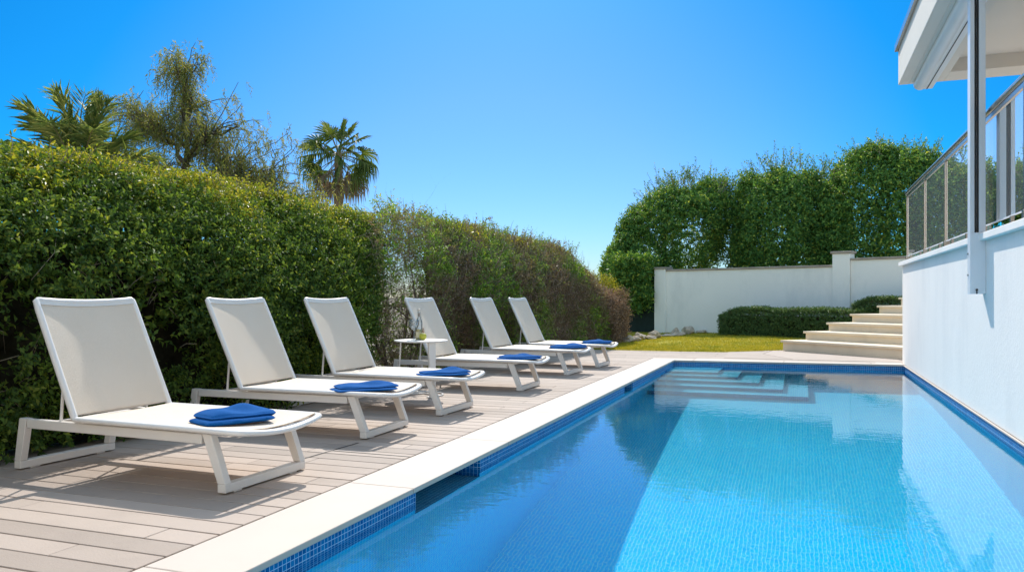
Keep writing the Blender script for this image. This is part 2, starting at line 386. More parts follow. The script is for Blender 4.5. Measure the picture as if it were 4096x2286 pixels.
g = MB()
xs = [-900, -60, -2.2, 1.5, 60, 900]; ys = [-300, -40, .1, 13.1, 60, 1500]
for i in range(5):
    for j in range(5):
        if i == 2 and j == 2: continue
        g.add([(xs[i], ys[j], -.06), (xs[i+1], ys[j], -.06), (xs[i+1], ys[j+1], -.06), (xs[i], ys[j+1], -.06)], [(0,1,2,3)])
struct(g.build('ground', M['ground']))

# basin: floor slopes down towards the camera; skimmer niches in the left wall
def yfar(x): return YF+(YFR-YF)*(x-XL)/(XR-XL)
def zfloor(y): return ZW-1.46-(max(0, 10.2-y))*.09
b = MB()
fy = [YN, 10.2, None]
def quad(*p): b.add(p, [tuple(range(len(p)))])
quad((XL, YN, zfloor(YN)), (XR, YN, zfloor(YN)), (XR, 10.2, zfloor(10.2)), (XL, 10.2, zfloor(10.2)))
quad((XL, 10.2, zfloor(10.2)), (XR, 10.2, zfloor(10.2)), (XR, YFR, zfloor(13)), (XL, YF, zfloor(13)))
ZT = -.032
niches = [(3.74, 4.63), (9.0, 9.47)]
edges = [YN]+[e for n in niches for e in n]+[YF]
ZB = zfloor(YN)-.05
for i in range(len(edges)-1):
    y0, y1 = edges[i], edges[i+1]
    if i % 2 == 0: quad((XL, y0, ZB), (XL, y1, ZB), (XL, y1, ZT), (XL, y0, ZT))
    else:
        zb = -.30; xb = XL-.22
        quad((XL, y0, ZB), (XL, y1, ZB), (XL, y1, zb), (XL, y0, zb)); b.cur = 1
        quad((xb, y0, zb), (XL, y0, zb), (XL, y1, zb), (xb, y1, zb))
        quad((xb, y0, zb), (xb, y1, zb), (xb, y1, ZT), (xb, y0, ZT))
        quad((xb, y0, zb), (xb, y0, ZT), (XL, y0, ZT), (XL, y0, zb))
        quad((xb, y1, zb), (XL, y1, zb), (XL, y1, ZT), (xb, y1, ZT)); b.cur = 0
quad((XL, YF, ZB), (XR, YFR, ZB), (XR, YFR, ZT), (XL, YF, ZT))
quad((XR, YN, ZB), (XR, YN, -.012), (XR, YFR, -.012), (XR, YFR, ZB))
quad((XL, YN, ZB), (XL, YN, ZT), (XR, YN, ZT), (XR, YN, ZB))
receiver(struct(b.build('pool_basin', [M['tile'], M['tile_shade']])))  # niche faces take the mosaic with shade in its colour
# waterline band with its shade put into the tile colour, 3 mm proud of the basin
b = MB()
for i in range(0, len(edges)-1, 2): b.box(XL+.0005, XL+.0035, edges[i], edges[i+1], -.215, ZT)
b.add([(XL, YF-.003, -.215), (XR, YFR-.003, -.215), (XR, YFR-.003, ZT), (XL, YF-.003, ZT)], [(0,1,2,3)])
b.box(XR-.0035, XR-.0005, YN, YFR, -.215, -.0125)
receiver(struct(b.build('shaded_waterline', M['tile_shade'])))
# L shaped steps in the far left corner
b = MB()
px = [-1.147, -.845, -.537, -.222, .087]; pyf = [11.87, 11.55, 11.18, 10.81, 10.44]
for k in range(5):
    z = ZW-.125-.25*k; zb = z-.25 if k < 4 else zfloor(10.2)-.02
    x1, y0 = px[k], pyf[k]
    b.prism([(XL+.001, y0), (x1, y0), (x1, yfar(x1)-.001), (XL+.001, YF-.001)], zb, z)
o = receiver(struct(b.build('pool_steps', [M['tile_step'], M['tile_shade']])))
for f in o.data.polygons: f.material_index = 0 if abs(f.normal.z) > .5 else 1     # riser shade put into the colour: same mosaic, darkened
# water sheet
nx, ny = 24, 90
X, Y = np.meshgrid(np.linspace(0, 1, nx), np.linspace(0, 1, ny))
xx = XL+X*(XR-XL); yy = YN+Y*(YF+(YFR-YF)*X-YN)
V = np.stack([xx, yy, np.full_like(xx, ZW)], -1).reshape(-1, 3)
idx = np.arange(nx*ny).reshape(ny, nx)
Fq = np.stack([idx[:-1, :-1], idx[:-1, 1:], idx[1:, 1:], idx[1:, :-1]], -1).reshape(-1, 4)
wo = struct(raw_mesh('pool_water', V, Fq, M['water'], smooth=True)); wo.cycles.is_caustics_caster = True
# water inside the niches
b = MB()
for y0, y1 in niches: b.add([(XL-.22, y0, ZW), (XL, y0, ZW), (XL, y1, ZW), (XL-.22, y1, ZW)], [(0,1,2,3)])
struct(b.build('niche_water', M['water']))
# coping slabs
b = MB(); XO = -2.30
ends = [.0, .9, 2.28, 3.70, 5.13, 6.55, 7.98, 9.4, 10.83, 12.25]
for i in range(len(ends)-1):
    b.box(XO, XL+.012, ends[i]+.0012, ends[i+1]-.0012, -.03, 0)
b.prism([(XO, 12.2512), (XL+.012, 12.2512), (XL+.012, YF-.012), (XL+.3, YF-.012+.025), (XL+.3, 13.20), (XO, 13.20)], -.03, 0)
fx = [XL+.3012, -.25, 1.0, 1.78]
for i in range(3):
    a, c = fx[i]+.0012, fx[i+1]-.0012
    if i == 2: c = 1.449
    b.prism([(a, yfar(a)-.012), (c, yfar(c)-.012), (c, yfar(c)+.40), (a, yfar(a)+.44)], -.03, 0)
struct(b.build('pool_coping', M['coping'], bevel=.006))
# deck boards along X
b = MB(); b2 = MB()
y = -1.8; row = 0; rr = random.Random(3)
def rowx(y):
    return (XO-.004) if y < 13.16 else 1.7
while y < 17.2:
    x1 = rowx(y+.15); x = -4.62; off = rr.uniform(.25, 1.9)
    nxt = x+off
    while x < x1-.02:
        e = min(nxt, x1)
        if x1-e < .12: e = x1
        b.box(x, e-.0035, y, y+.142, -.02, rr.uniform(-.0008, .0006))
        x = e; nxt = x+rr.uniform(1.1, 1.75)
    y += .150; row += 1
b.build('deck', M['board'], bevel=.0025, seg=1)
struct(bpy.data.objects['deck'])
b2.box(-4.64, XO-.002, -1.9, 13.21, -.055, -.0205); b2.box(-4.64, 1.72, 13.45, 17.3, -.055, -.0205)
struct(b2.build('deck_bed', M['deck_base']))
# service hatch joints let into the deck
b = MB(); b.bar((-2.90, 4.13, .0022), (-2.86, 4.72, .0022), .012, .0016); b.bar((-2.875, 4.42, .0022), (-2.31, 4.42, .0022), .010, .0016)
tag(b.build('deck_hatch', M['black']), 'thin dark outline of an access hatch in the deck beside the coping', 'hatch')
# paving between coping and stairs: three large slabs laid at an angle
b = MB()
b.prism([(-.50, 15.62), (1.47, 14.03), (1.47, 13.47), (-.1, 13.47), (-.62, 14.6)], -.02, .004)
b.prism([(-.52, 15.60), (-.64, 14.58), (-.12, 13.47), (-1.2, 13.44), (-1.25, 14.9)], -.02, .004)
struct(b.build('stair_paving', M['coping'] if False else M['board'], bevel=.003))

# lawn with a gentle rise towards the back wall
def lawn_front(x): return np.interp(x, [-4.6, -3.4, -2.17, -1.33, -.75, -.33, 0.2, 3], [14.6, 14.72, 14.70, 14.82, 15.25, 15.75, 16.0, 17.0])
def lawn_z(x, y):
    return .012+.10*np.clip((y-16.5)/3., 0, 1)*np.clip((x+3.2)/2.5, 0, 1)+.03*np.clip((y-lawn_front(x))/1.2, 0, 1)+.004*np.sin(3*x+2*y)
nx, ny = 60, 50
X, T = np.meshgrid(np.linspace(-4.7, 3.2, nx), np.linspace(0, 1, ny))
Yl = lawn_front(X)+T*(23.5-lawn_front(X)); Z = lawn_z(X, Yl); Z[0] -= .02
V = np.stack([X, Yl, Z], -1).reshape(-1, 3); idx = np.arange(nx*ny).reshape(ny, nx)
Fq = np.stack([idx[:-1, :-1], idx[:-1, 1:], idx[1:, 1:], idx[1:, :-1]], -1).reshape(-1, 4)
struct(raw_mesh('lawn', V, Fq, M['lawn'], smooth=True))
n = 90000
gx = rng.uniform(-4.6, 2.6, n); t = rng.uniform(0, 1, n)**1.4; gy = lawn_front(gx)+.01+t*(21.5-lawn_front(gx)); gz = lawn_z(gx, gy)
keep = wob(np.stack([gx, gy], 1), 2.2, 5)+rng.normal(0, .5, n) > -.9; gx, gy, gz = gx[keep], gy[keep], gz[keep]; n = len(gx)
h = rng.uniform(.018, .042, n); a = rng.uniform(0, 6.28, n); ww = rng.uniform(.003, .006, n); ln = rng.normal(0, .018, (n, 2))
P = np.stack([gx, gy, gz], 1); D = np.stack([np.cos(a), np.sin(a), 0*a], 1)*ww[:, None]
V = np.stack([P-D, P+D, P+np.concatenate([ln, h[:, None]], 1)], 1).reshape(-1, 3)
tag(raw_mesh('grass', V, np.arange(3*n).reshape(-1, 3), M['grass']), 'short yellow green grass growing on the lawn behind the pool', 'grass', kind='stuff')

# ------------------------------------------------------------------ foliage machinery
def leaves(name, P, A, Nn, ln, wd, mat, parent=None, fold=.25, curl=.12):
    """one kite-shaped folded leaf per row: base P, axis A, face normal Nn"""
    A = unit(A); S = unit(np.cross(A, Nn)); U = np.cross(S, A)
    ln = np.broadcast_to(ln, (len(P),))[:, None]; wd = np.broadcast_to(wd, (len(P),))[:, None]
    b0 = P; tip = P+A*ln-U*ln*curl; mid = P+A*ln*.45
    l = mid+S*wd*.5+U*wd*fold; r = mid-S*wd*.5+U*wd*fold
    V = np.stack([b0, r, tip, l], 1).reshape(-1, 3); k = np.arange(len(P))[:, None]*4
    F = np.concatenate([k+np.array([[0, 1, 2]]), k+np.array([[0, 2, 3]])])
    return raw_mesh(name, V, F, mat, parent)
def sprig_leaves(C, D, per, slen, ll, lw, spread=.9, up=.35, jit=.35):
    """leaves set along short shoots that start at C and run along D"""
    n = len(C); D = unit(D)
    t = np.tile(np.linspace(.1, 1, per), n); k = np.repeat(np.arange(n), per)
    L = np.repeat(rng.uniform(.7, 1.3, n)*slen, per)
    base = C[k]+D[k]*(t*L)[:, None]
    ref = unit(rng.normal(size=(n, 3))); S = unit(np.cross(D, ref)); T = np.cross(D, S)
    ang = np.tile(np.arange(per)*2.4, n)+np.repeat(rng.uniform(0, 6, n), per)
    side = S[k]*np.cos(ang)[:, None]+T[k]*np.sin(ang)[:, None]
    ax = unit(D[k]*(1-spread*.6)+side*spread+rng.normal(0, jit, (n*per, 3)))
    nr = unit(D[k]*.8+np.array([0, 0, up])+rng.normal(0, .45, (n*per, 3)))
    s = rng.uniform(.65, 1.25, n*per)
    return base, ax, nr, ll*s, lw*s
def thin_sticks(name, P, Q, r0, mat, parent=None, bend=.15):
    """three-sided bent twigs from P to Q"""
    n = len(P); L = np.linalg.norm(Q-P, axis=1)[:, None]
    mid = (P+Q)/2+rng.normal(0, 1, (n, 3))*L*bend
    d = unit(Q-P); s = unit(np.cross(d, unit(rng.normal(size=(n, 3))))); t = np.cross(d, s)
    r0 = np.broadcast_to(r0, (n,))[:, None]
    rows = []
    for c, f in ((P, 1), (mid, .8), (Q, .35)):
        for a in (0, 2.1, 4.2): rows.append(c+(s*math.cos(a)+t*math.sin(a))*r0*f)
    V = np.stack(rows, 1).reshape(-1, 3); k = np.arange(n)[:, None]*9; F = []
    for i in (0, 3):
        for j in range(3):
            F.append(k+np.array([[i+j, i+(j+1) % 3, i+3+(j+1) % 3, i+3+j]]))
    return raw_mesh(name, V, np.concatenate(F), mat, parent)

class Hedge:
    """clipped hedge along Y: the face looks towards +X"""
    def __init__(s, xf, y0, y1, top, thick, seed, rough=.10, lean=.26):
        s.lean = lean; s.xf, s.y0, s.y1, s.top, s.th, s.seed, s.rg = xf, y0, y1, top, thick, seed, rough
    def face(s, y, z):
        p = np.stack([y, z], 1)
        b = s.rg*wob(p, 2.3, s.seed, 3)
        rnd = np.clip((z-(s.top(y)-.30))/.30, 0, 1)**2*.28      # shoulder rounds off
        return s.xf(y)+b-.4*rnd-.08*z-s.lean*2.4*np.clip((z-.55*s.top(y))/(.45*s.top(y)), 0, 1.1)**2
    def points(s, n, depth=.16, zlo=.02):
        """points just inside the face and over the top"""
        y = rng.uniform(s.y0, s.y1, n); u = rng.uniform(0, 1, n)
        tp = s.top(y)+.05*wob(np.stack([y, y*0], 1), 5., s.seed+3)
        frac = (tp-zlo)/(tp-zlo+s.th)
        onface = u < frac; z = np.where(onface, zlo+u/frac*(tp-zlo), tp)
        d = np.minimum(rng.exponential(depth, n), .55)
        x = np.where(onface, s.face(y, np.minimum(z, tp))-d, s.face(y, tp)-.02-(u-frac)/(1-frac)*s.th)
        z = np.where(onface, z, tp-np.minimum(d, .3)*.8)
        nr = np.where(onface[:, None], np.array([[1., 0, .25]]), np.array([[.35, 0, 1.]]))
        nr = nr+np.where((onface & (z > tp-.3))[:, None], np.array([[0, 0, .6]]), 0)
        return np.stack([x, y, z], 1), nr, onface, d
    def inner(s, n, depth=.85):
        y = rng.uniform(s.y0, s.y1, n); tp = s.top(y)-.06; z = tp*np.sqrt(rng.uniform(.12, 1, n)); x = s.face(y, z)-.12-rng.uniform(0, depth, n)
        return np.stack([x, y, z], 1)
    def core(s, parent, inset=.42, ystart=None, yend=None):  # opaque dark slab standing in for branches and shade, stops see-through light
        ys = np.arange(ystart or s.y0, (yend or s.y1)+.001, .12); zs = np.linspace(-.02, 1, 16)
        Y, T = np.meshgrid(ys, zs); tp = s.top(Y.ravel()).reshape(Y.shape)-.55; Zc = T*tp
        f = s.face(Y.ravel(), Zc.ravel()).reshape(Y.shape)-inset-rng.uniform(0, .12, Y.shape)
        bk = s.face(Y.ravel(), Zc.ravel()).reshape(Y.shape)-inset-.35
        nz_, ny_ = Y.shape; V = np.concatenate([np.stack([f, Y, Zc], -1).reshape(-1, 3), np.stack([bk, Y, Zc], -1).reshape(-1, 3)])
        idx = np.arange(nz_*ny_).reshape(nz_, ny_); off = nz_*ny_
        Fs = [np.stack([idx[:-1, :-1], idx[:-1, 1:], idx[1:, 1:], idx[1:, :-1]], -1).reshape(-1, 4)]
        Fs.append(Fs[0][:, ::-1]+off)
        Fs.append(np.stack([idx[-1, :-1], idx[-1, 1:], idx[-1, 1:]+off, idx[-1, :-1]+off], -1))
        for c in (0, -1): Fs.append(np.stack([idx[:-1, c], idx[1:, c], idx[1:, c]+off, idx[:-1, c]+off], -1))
        raw_mesh('dark_core', V, np.concatenate(Fs), M['inner'], parent)

def shoots(C, D, length, per, ll, lw, leafm, stemm, parent, name='shoots', droop=0.):
    """upright straggling shoots: stems and their leaves in one mesh"""
    n = len(C); L = length*rng.uniform(.6, 1.3, n); D = unit(D)
    Q = C+D*L[:, None]; Q[:, 2] -= droop*L
    a = thin_sticks('stem', C, Q, .004*ll/.045, stemm, parent, .06)
    t = np.tile(np.linspace(.25, 1, per), n); k = np.repeat(np.arange(n), per)
    base = C[k]+(Q-C)[k]*t[:, None]+rng.normal(0, .012, (n*per, 3))
    ax = unit(D[k]*.5+rng.normal(0, .7, (n*per, 3))); nr = unit(rng.normal(0, .6, (n*per, 3))+np.array([0, 0, 1.]))
    s = rng.uniform(.6, 1.2, n*per)
    b = leaves('leaf', base, ax, nr, ll*s, lw*s, leafm, parent)
    def arr(o, k):
        v = np.empty(len(o.data.vertices)*3, np.float32); o.data.vertices.foreach_get('co', v)
        f = np.empty(len(o.data.loops), np.int32); o.data.loops.foreach_get('vertex_index', f); return v.reshape(-1, 3), f.reshape(-1, k)
    v1, f1 = arr(a, 4); v2, f2 = arr(b, 3)
    f1 = np.concatenate([f1[:, [0, 1, 2]], f1[:, [0, 2, 3]]])
    for o in (a, b): me = o.data; bpy.data.objects.remove(o); bpy.data.meshes.remove(me)
    o = raw_mesh(name, np.concatenate([v1, v2]), np.concatenate([f1, f2+len(v1)]), stemm, parent); o.data.materials.append(leafm)
    o.data.polygons.foreach_set('material_index', np.repeat(np.array([0, 1], np.int32), [len(f1), len(f2)])); o.data.update()
    return o

# ---- near green hedge
H1x = lambda y: np.interp(y, [-2, 3, 5, 7.6], [-4.40, -4.46, -4.48, -4.42])
def edge1(P): return P[:, 1] < 7.62+1.72*np.maximum(0, -4.40-P[:, 0])+.12*wob(P[:, 1:], 3.5, 77)
H1t = lambda y: np.interp(y, [-2, 3, 5, 6.8, 7.8, 9.6], [1.97, 1.98, 2.05, 2.09, 2.02, 2.0])
h1 = Hedge(H1x, .6, 9.6, H1t, .9, 11, .11)
root = thing('hedge', 'tall dense green hedge behind the three nearest loungers', 'hedge', (-4.95, 4, 0))
def local(o_root, *arrs):
    return [a-np.array(o_root.location) for a in arrs]
h1.core(root, .40, None, 8.3); bpy.data.objects['dark_core'].location = -root.location
P, nr, onf, d = h1.points(27000, .13); k = edge1(P); P, nr, onf, d = P[k], nr[k], onf[k], d[k]
dens = wob(P[:, 1:], 2.6, 21, 3)
keep = dens+rng.normal(0, .25, len(P)) > -.30
P, nr, onf, d = P[keep], nr[keep], onf[keep], d[keep]
D = nr+rng.normal(0, .55, P.shape)+np.array([0, 0, .25])
o = leaves('foliage', *sprig_leaves(P, D, 9, .125, .043, .0215), M['leaf_near'], root); o.location = -root.location
P = h1.inner(6500); P = P[edge1(P)]; o = leaves('inner_foliage', *sprig_leaves(P, rng.normal(0, 1, P.shape)+np.array([.3, 0, .5]), 8, .14, .058, .030), M['leaf_near'], root); o.location = -root.location
# young shoots along the top
P, nr, onf, d = h1.points(13000, .06); k = edge1(P); P, nr, onf = P[k], nr[k], onf[k]
top = (~onf) | (P[:, 2] > h1.top(P[:, 1])-.22+.22*wob(P[:, 1:2], 3., 8)); P = P[top]; nr = nr[top]
o = leaves('new_growth', *sprig_leaves(P, nr+rng.normal(0, .5, P.shape)+np.array([0, 0, .5]), 8, .13, .042, .020), M['leaf_top'], root); o.location = -root.location
n = 280; y = rng.uniform(.8, 8.6, n); C = np.stack([h1.xf(y)-.5-rng.uniform(.1, .9, n), y, h1.top(y)-.03], 1)
o = shoots(C, rng.normal(0, .35, (n, 3))+np.array([.1, 0, 1.]), .15, 9, .038, .018, M['leaf_top'], M['twig'], root); o.location = -root.location
# bare vines hanging over the face
n = 260; y = rng.uniform(1., 7.5, n); z = rng.uniform(.2, 1.85, n); P = np.stack([h1.face(y, z)+rng.uniform(-.12, .03, n), y, z], 1)
Q = P+np.stack([rng.normal(0, .04, n), rng.normal(0, .17, n), rng.normal(-.08, .17, n)], 1)
o = thin_sticks('vines', P, Q, rng.uniform(.0012, .003, n), M['twig_pale'], root); o.location = -root.location

# ---- sparse leggy section
root = thing('sparse_shrub', 'thin leggy shrub with bare branches and gaps between the two hedges', 'shrub', (-4.78, 9.0, 0))
def shear(P): P = P.copy(); P[:, 1] -= 1.85*P[:, 0]; return P
b = MB(); rr = random.Random(5); ends_ = []
def branch(p, d, L, r, lev):
    pts = [Vector(p)]; rs = [r]; dd = Vector(d).normalized()
    for i in range(5):
        dd = (dd+Vector((rr.gauss(0, .16), rr.gauss(0, .16), rr.gauss(0, .10)))).normalized()
        pts.append(pts[-1]+dd*L/5); rs.append(r*(1-.13*(i+1)))
    b.tube(pts, rs, 5 if r < .012 else 7)
    if lev <= 0: ends_.append((pts[-1], dd)); return
    for i in range(rr.choice((3, 4, 4))):
        k = rr.randint(1, 5); nd = (dd*.6+Vector((rr.gauss(0, .55), rr.gauss(0, .75), rr.gauss(.15, .45)))).normalized()
        branch(pts[k], nd, L*rr.uniform(.5, .72), rs[k]*.6, lev-1)
for (px_, py_, hh) in ((.12, -.52, 1.1), (.05, .02, 1.25), (-.1, .40, 1.05), (-.25, .35, 1.1)):
    branch((px_, py_, -.05), (rr.gauss(0, .12), rr.gauss(0, .12), 1), hh, .028, 3)
b.build('branches', M['bark'], root, smooth=True, angle=60)
n = 2000; y = rng.uniform(-.75, .75, n); z = rng.uniform(.05, 2.08, n); x = rng.uniform(-.5, .3, n)
wgt = .26+.55*np.clip(np.abs(y)/.75, 0, 1)**2+.65*np.clip((z-1.25)/.4, 0, 1)+.55*(z < .45); k = rng.uniform(0, 1, n) < wgt
P = shear(np.stack([x, y, z], 1)[k])
leaves('foliage', *sprig_leaves(P, rng.normal(0, .8, P.shape)+np.array([.5, 0, .5]), 8, .11, .042, .02), M['leaf_far'], root)
n = 3800; P = shear(np.stack([rng.uniform(-.5, .3, n), rng.uniform(-.8, .8, n), rng.uniform(.0, 2.0, n)], 1)); Q = P+rng.normal(0, .13, P.shape)
thin_sticks('twigs', P, Q, rng.uniform(.0012, .003, n), M['twig'], root)
n = 90; P = np.stack([rng.uniform(-.4, .2, n), rng.uniform(-.7, .7, n), rng.uniform(1.85, 2.08, n)], 1); P = shear(P)
shoots(P, rng.normal(0, .3, (n, 3))+np.array([0, 0, 1.]), .22, 9, .036, .017, M['leaf_top'], M['twig'], root)

# ---- far patchy hedge
H2x = lambda y: np.interp(y, [8, 10, 12, 14, 16.2], [-4.45, -4.38, -4.2, -4.0, -3.78])
H2t = lambda y: np.interp(y, [8, 8.8, 10, 13, 15.3, 16.2], [2.0, 2.05, 2.06, 2.03, 1.93, 1.5])
h2 = Hedge(H2x, 8.85, 16.1, H2t, .8, 31, .09, .2)
def notch(P): return P[:, 1] > 9.0+1.9*np.maximum(0, -4.42-P[:, 0])     # the end next to the gap is hollow behind its face
root = thing('hedge', 'long clipped hedge with dead brown patches behind the three farthest loungers', 'hedge', (-4.6, 12, 0)); ro = -root.location
h2.core(root, .42, 10.5); bpy.data.objects['dark_core.001'].location = ro
P, nr, onf, d = h2.points(15000, .12); k = notch(P); P, nr = P[k], nr[k]
o = leaves('foliage', *sprig_leaves(P, nr*.8+rng.normal(0, .6, P.shape)+np.array([0, 0, .3]), 8, .13, .048, .020), M['leaf_far'], root); o.location = ro
n = 11000; y = rng.uniform(8.5, 16.1, n); z = rng.uniform(.02, 1, n)*(h2.top(y)-.05); P = np.stack([h2.face(y, z)-rng.exponential(.09, n)+.02, y, z], 1)
P = P[notch(P)]; n = len(P); Q = P+np.stack([rng.normal(.05, .06, n), rng.normal(0, .08, n), rng.normal(.07, .13, n)], 1)
o = thin_sticks('twigs', P, Q, rng.uniform(.0018, .0042, n), M['twig'], root); o.location = ro
P, nr, onf, d = h2.points(9000, .05); k = notch(P); P, nr, onf = P[k], nr[k], onf[k]
top = (~onf) | (P[:, 2] > h2.top(P[:, 1])-.16+.16*wob(P[:, 1:2], 3., 9)); P = P[top]; nr = nr[top]
o = leaves('new_growth', *sprig_leaves(P, nr+rng.normal(0, .5, P.shape)+np.array([0, 0, .6]), 7, .13, .046, .020), M['leaf_top'], root); o.location = ro
P = h2.inner(4200, .7); P = P[notch(P)]; o = leaves('inner_foliage', *sprig_leaves(P, rng.normal(0, 1, P.shape)+np.array([.3, 0, .5]), 8, .14, .055, .026), M['leaf_far'], root); o.location = ro
n = 330; y = rng.uniform(9.6, 15.6, n); C = np.stack([h2.xf(y)-.3-rng.uniform(.1, .8, n), y, h2.top(y)-.03], 1)
o = shoots(C, rng.normal(0, .3, (n, 3))+np.array([.1, 0, 1.]), .19, 10, .042, .018, M['leaf_far'], M['twig'], root); o.location = ro

# ---- low dead end piece of hedge
h3 = Hedge(lambda y: np.interp(y, [15.9, 17.2], [-3.66, -3.56]), 15.95, 17.1, lambda y: np.interp(y, [15.9, 16.6, 17.1], [1.34, 1.30, 1.12]), .7, 41, .07)
root = thing('dead_hedge', 'lower dead brown end of the hedge beside the lawn', 'hedge', (-4., 16.5, 0)); ro = -root.location
h3.core(root, .40); bpy.data.objects['dark_core.002'].location = ro
P, nr, onf, d = h3.points(2600, .12)
y = rng.uniform(0, .25, 900); x = rng.uniform(-4.5, -3.6, 900); P = np.concatenate([P, np.stack([x, 17.1-y+.05, rng.uniform(.02, 1.15, 900)], 1)]); nr = np.concatenate([nr, np.tile([[.3, .5, .2]], (900, 1))])
o = leaves('foliage', *sprig_leaves(P, nr+rng.normal(0, .7, P.shape), 8, .13, .046, .018), M['leaf_brown'], root); o.location = ro
n = 3000; k = rng.integers(0, len(P), n); Pk = P[k]+np.array([.03, 0, 0]); o = thin_sticks('twigs', Pk, Pk+rng.normal(0, .1, Pk.shape), rng.uniform(.002, .0042, n), M['twig'], root); o.location = ro
# yellow-green bush beyond it
root = thing('bush', 'small yellow green bush showing above the dead end of the hedge', 'bush', (-4.62, 18.5, .12))
n = 900; P = unit(rng.normal(size=(n, 3)))*rng.uniform(.5, 1, (n, 1))*np.array([.55, .5, .55])+np.array([0, 0, .85])
leaves('foliage', *sprig_leaves(P, P-np.array([0, 0, .6])+rng.normal(0, .3, P.shape), 8, .14, .055, .026), M['leaf_yellow'], root)
b = MB()
for i in range(7): b.tube([(0, 0, -.05), (.1*math.cos(i), .1*math.sin(i), .4), (.4*math.cos(i*1.1), .35*math.sin(i*1.1), 1.1)], [.02, .015, .006], 5)
b.build('stems', M['bark'], root)
# young tree rising behind the far hedge
root = thing('young_tree', 'slender young tree poking above the patchy hedge', 'tree', (-5.6, 13.6, 0))
b = MB(); b.tube([(0, 0, -.06), (.03, .02, 1.2), (0, .05, 2.2), (.02, .03, 2.5)], [.03, .022, .010, .004], 6)
C = []
for i in range(16):
    a = rr.uniform(0, 6.28); z0 = rr.uniform(1.7, 2.35); L = rr.uniform(.15, .32)
    q = (math.cos(a)*L, math.sin(a)*L, z0+rr.uniform(.05, .25)); b.tube([(0, .03, z0), q], [.007, .003], 5)
    for t in (.4, .7, 1.): C.append((q[0]*t, .03+q[1]*t, z0+(q[2]-z0)*t))
b.build('trunk', M['bark'], root)
C = np.array(C); leaves('crown', *sprig_leaves(C, rng.normal(0, .6, C.shape)+np.array([0, 0, .5]), 8, .09, .055, .026), M['leaf_far'], root)

# ------------------------------------------------------------------ trees behind the left hedge
def limb(b, pts, r0, r1, n=7):
    k = len(pts); b.tube(pts, [r0+(r1-r0)*i/(k-1) for i in range(k)], n)
def curve(p, q, sag, k=6, jit=.0):
    p, q = Vector(p), Vector(q)
    return [p.lerp(q, i/k)+Vector((rr.gauss(0, jit), rr.gauss(0, jit), sag*4*(i/k)*(1-i/k)+rr.gauss(0, jit))) for i in range(k+1)]
# pepper tree: drooping strands
root = thing('pepper_tree', 'airy weeping tree with drooping foliage standing behind the near hedge', 'tree', (-10.3, 11.1, 0))
cs, sn_ = math.cos(R(20.162)), math.sin(R(20.162))
def off(a, dpt, z): return Vector((a*cs-dpt*sn_, a*sn_+dpt*cs, z))      # a to the right, dpt away
blobs = [(.05, 0, 4.95, .42, .5, .42, 14), (.10, .1, 4.45, .55, .6, .4, 14), (-.95, .1, 4.25, .38, .5, .36, 10), (-.45, -.1, 3.95, .75, .7, .5, 20), (.40, .1, 3.85, .75, .7, .55, 24), (.85, 0, 3.3, .75, .7, .55, 22),
         (-.5, 0, 3.2, 1.05, .9, .5, 22), (1.35, .1, 2.85, .55, .6, .4, 12), (1.0, .3, 2.6, .7, .7, .4, 10), (.93, 0, 4.05, .14, .2, .14, 2), (-1.25, .2, 3.3, .5, .6, .5, 12), (0, .2, 2.6, 1.3, .9, .45, 16), (1.75, .2, 2.5, .4, .4, .3, 7)]
b = MB(); tr = [off(.35, 0, -.06), off(.3, 0, 1.2), off(.2, 0, 2.2), off(-.05, 0, 2.9), off(.08, 0, 3.6), off(0, 0, 4.3), off(.08, 0, 5.0)]
b.tube(tr, [.16, .14, .11, .065, .04, .024, .010], 9)
SP = []; SD = []; SL = []
for (a, dp, z, ra, rd, rz_, wt) in blobs+[(1.45, .1, 3.1, .6, .6, .5, 14), (1.1, 0, 2.9, .7, .7, .5, 14), (2.0, .1, 2.55, .5, .5, .35, 9), (-1.2, 0, 2.9, .6, .6, .5, 12)]:
    a *= 1.08
    st = Vector(tr[2]).lerp(Vector(tr[5]), min(1, max(0, (z-2.6)/2.4)))
    c = off(a, dp, z); pts = curve(st, c, .12, 6, .05); limb(b, pts, .042, .016)
    for i in range(int(wt*1.75)):
        q = c+off(rr.gauss(0, .62)*ra, rr.gauss(0, .5)*rd, rr.gauss(.2, .55)*rz_)
        p2 = pts[rr.randint(3, 6)]; tw = curve(p2, q, .05, 4, .03); limb(b, tw, .011, .004, 5)
        for j in range(9):
            s0 = Vector(tw[rr.randint(1, 4)])+Vector((rr.gauss(0, .09), rr.gauss(0, .09), rr.gauss(0, .06)))
            SP.append(s0); SD.append((s0-c).normalized()*.5+Vector((rr.gauss(0, .4), rr.gauss(0, .4), .15))); SL.append(rr.uniform(.16, .42))
b.build('trunk', M['bark'], root, smooth=True, angle=60)
SP, SD, SL = np.array(SP), np.array(SD), np.array(SL)
def strands(name, SP, SD, SL, per, ll, lw, mat, root):
    n = len(SP); t = np.tile(np.linspace(0, 1, per), n); k = np.repeat(np.arange(n), per); D = unit(SD)
    base = SP[k]+D[k]*(SL[k]*.45*(1-(1-t)**2))[:, None]; base[:, 2] -= SL[k]*t**1.7
    tan = D[k]*(.9*(1-t))[:, None]; tan[:, 2] -= 1.7*t**.7; side = unit(np.cross(tan, rng.normal(size=tan.shape)))
    leaves(name, base, unit(tan)*.75+side*.7, rng.normal(size=tan.shape), ll*rng.uniform(.7, 1.2, n*per), lw, mat, root, .1, .05)
    thin_sticks('strand_stems', SP, SP+np.stack([D[:, 0]*SL*.45, D[:, 1]*SL*.45, D[:, 2]*SL*.45-SL], 1), .0022, M['twig'], root, .08)
strands('crown', SP, SD, SL, 15, .075, .0155, M['leaf_pepper'], root)

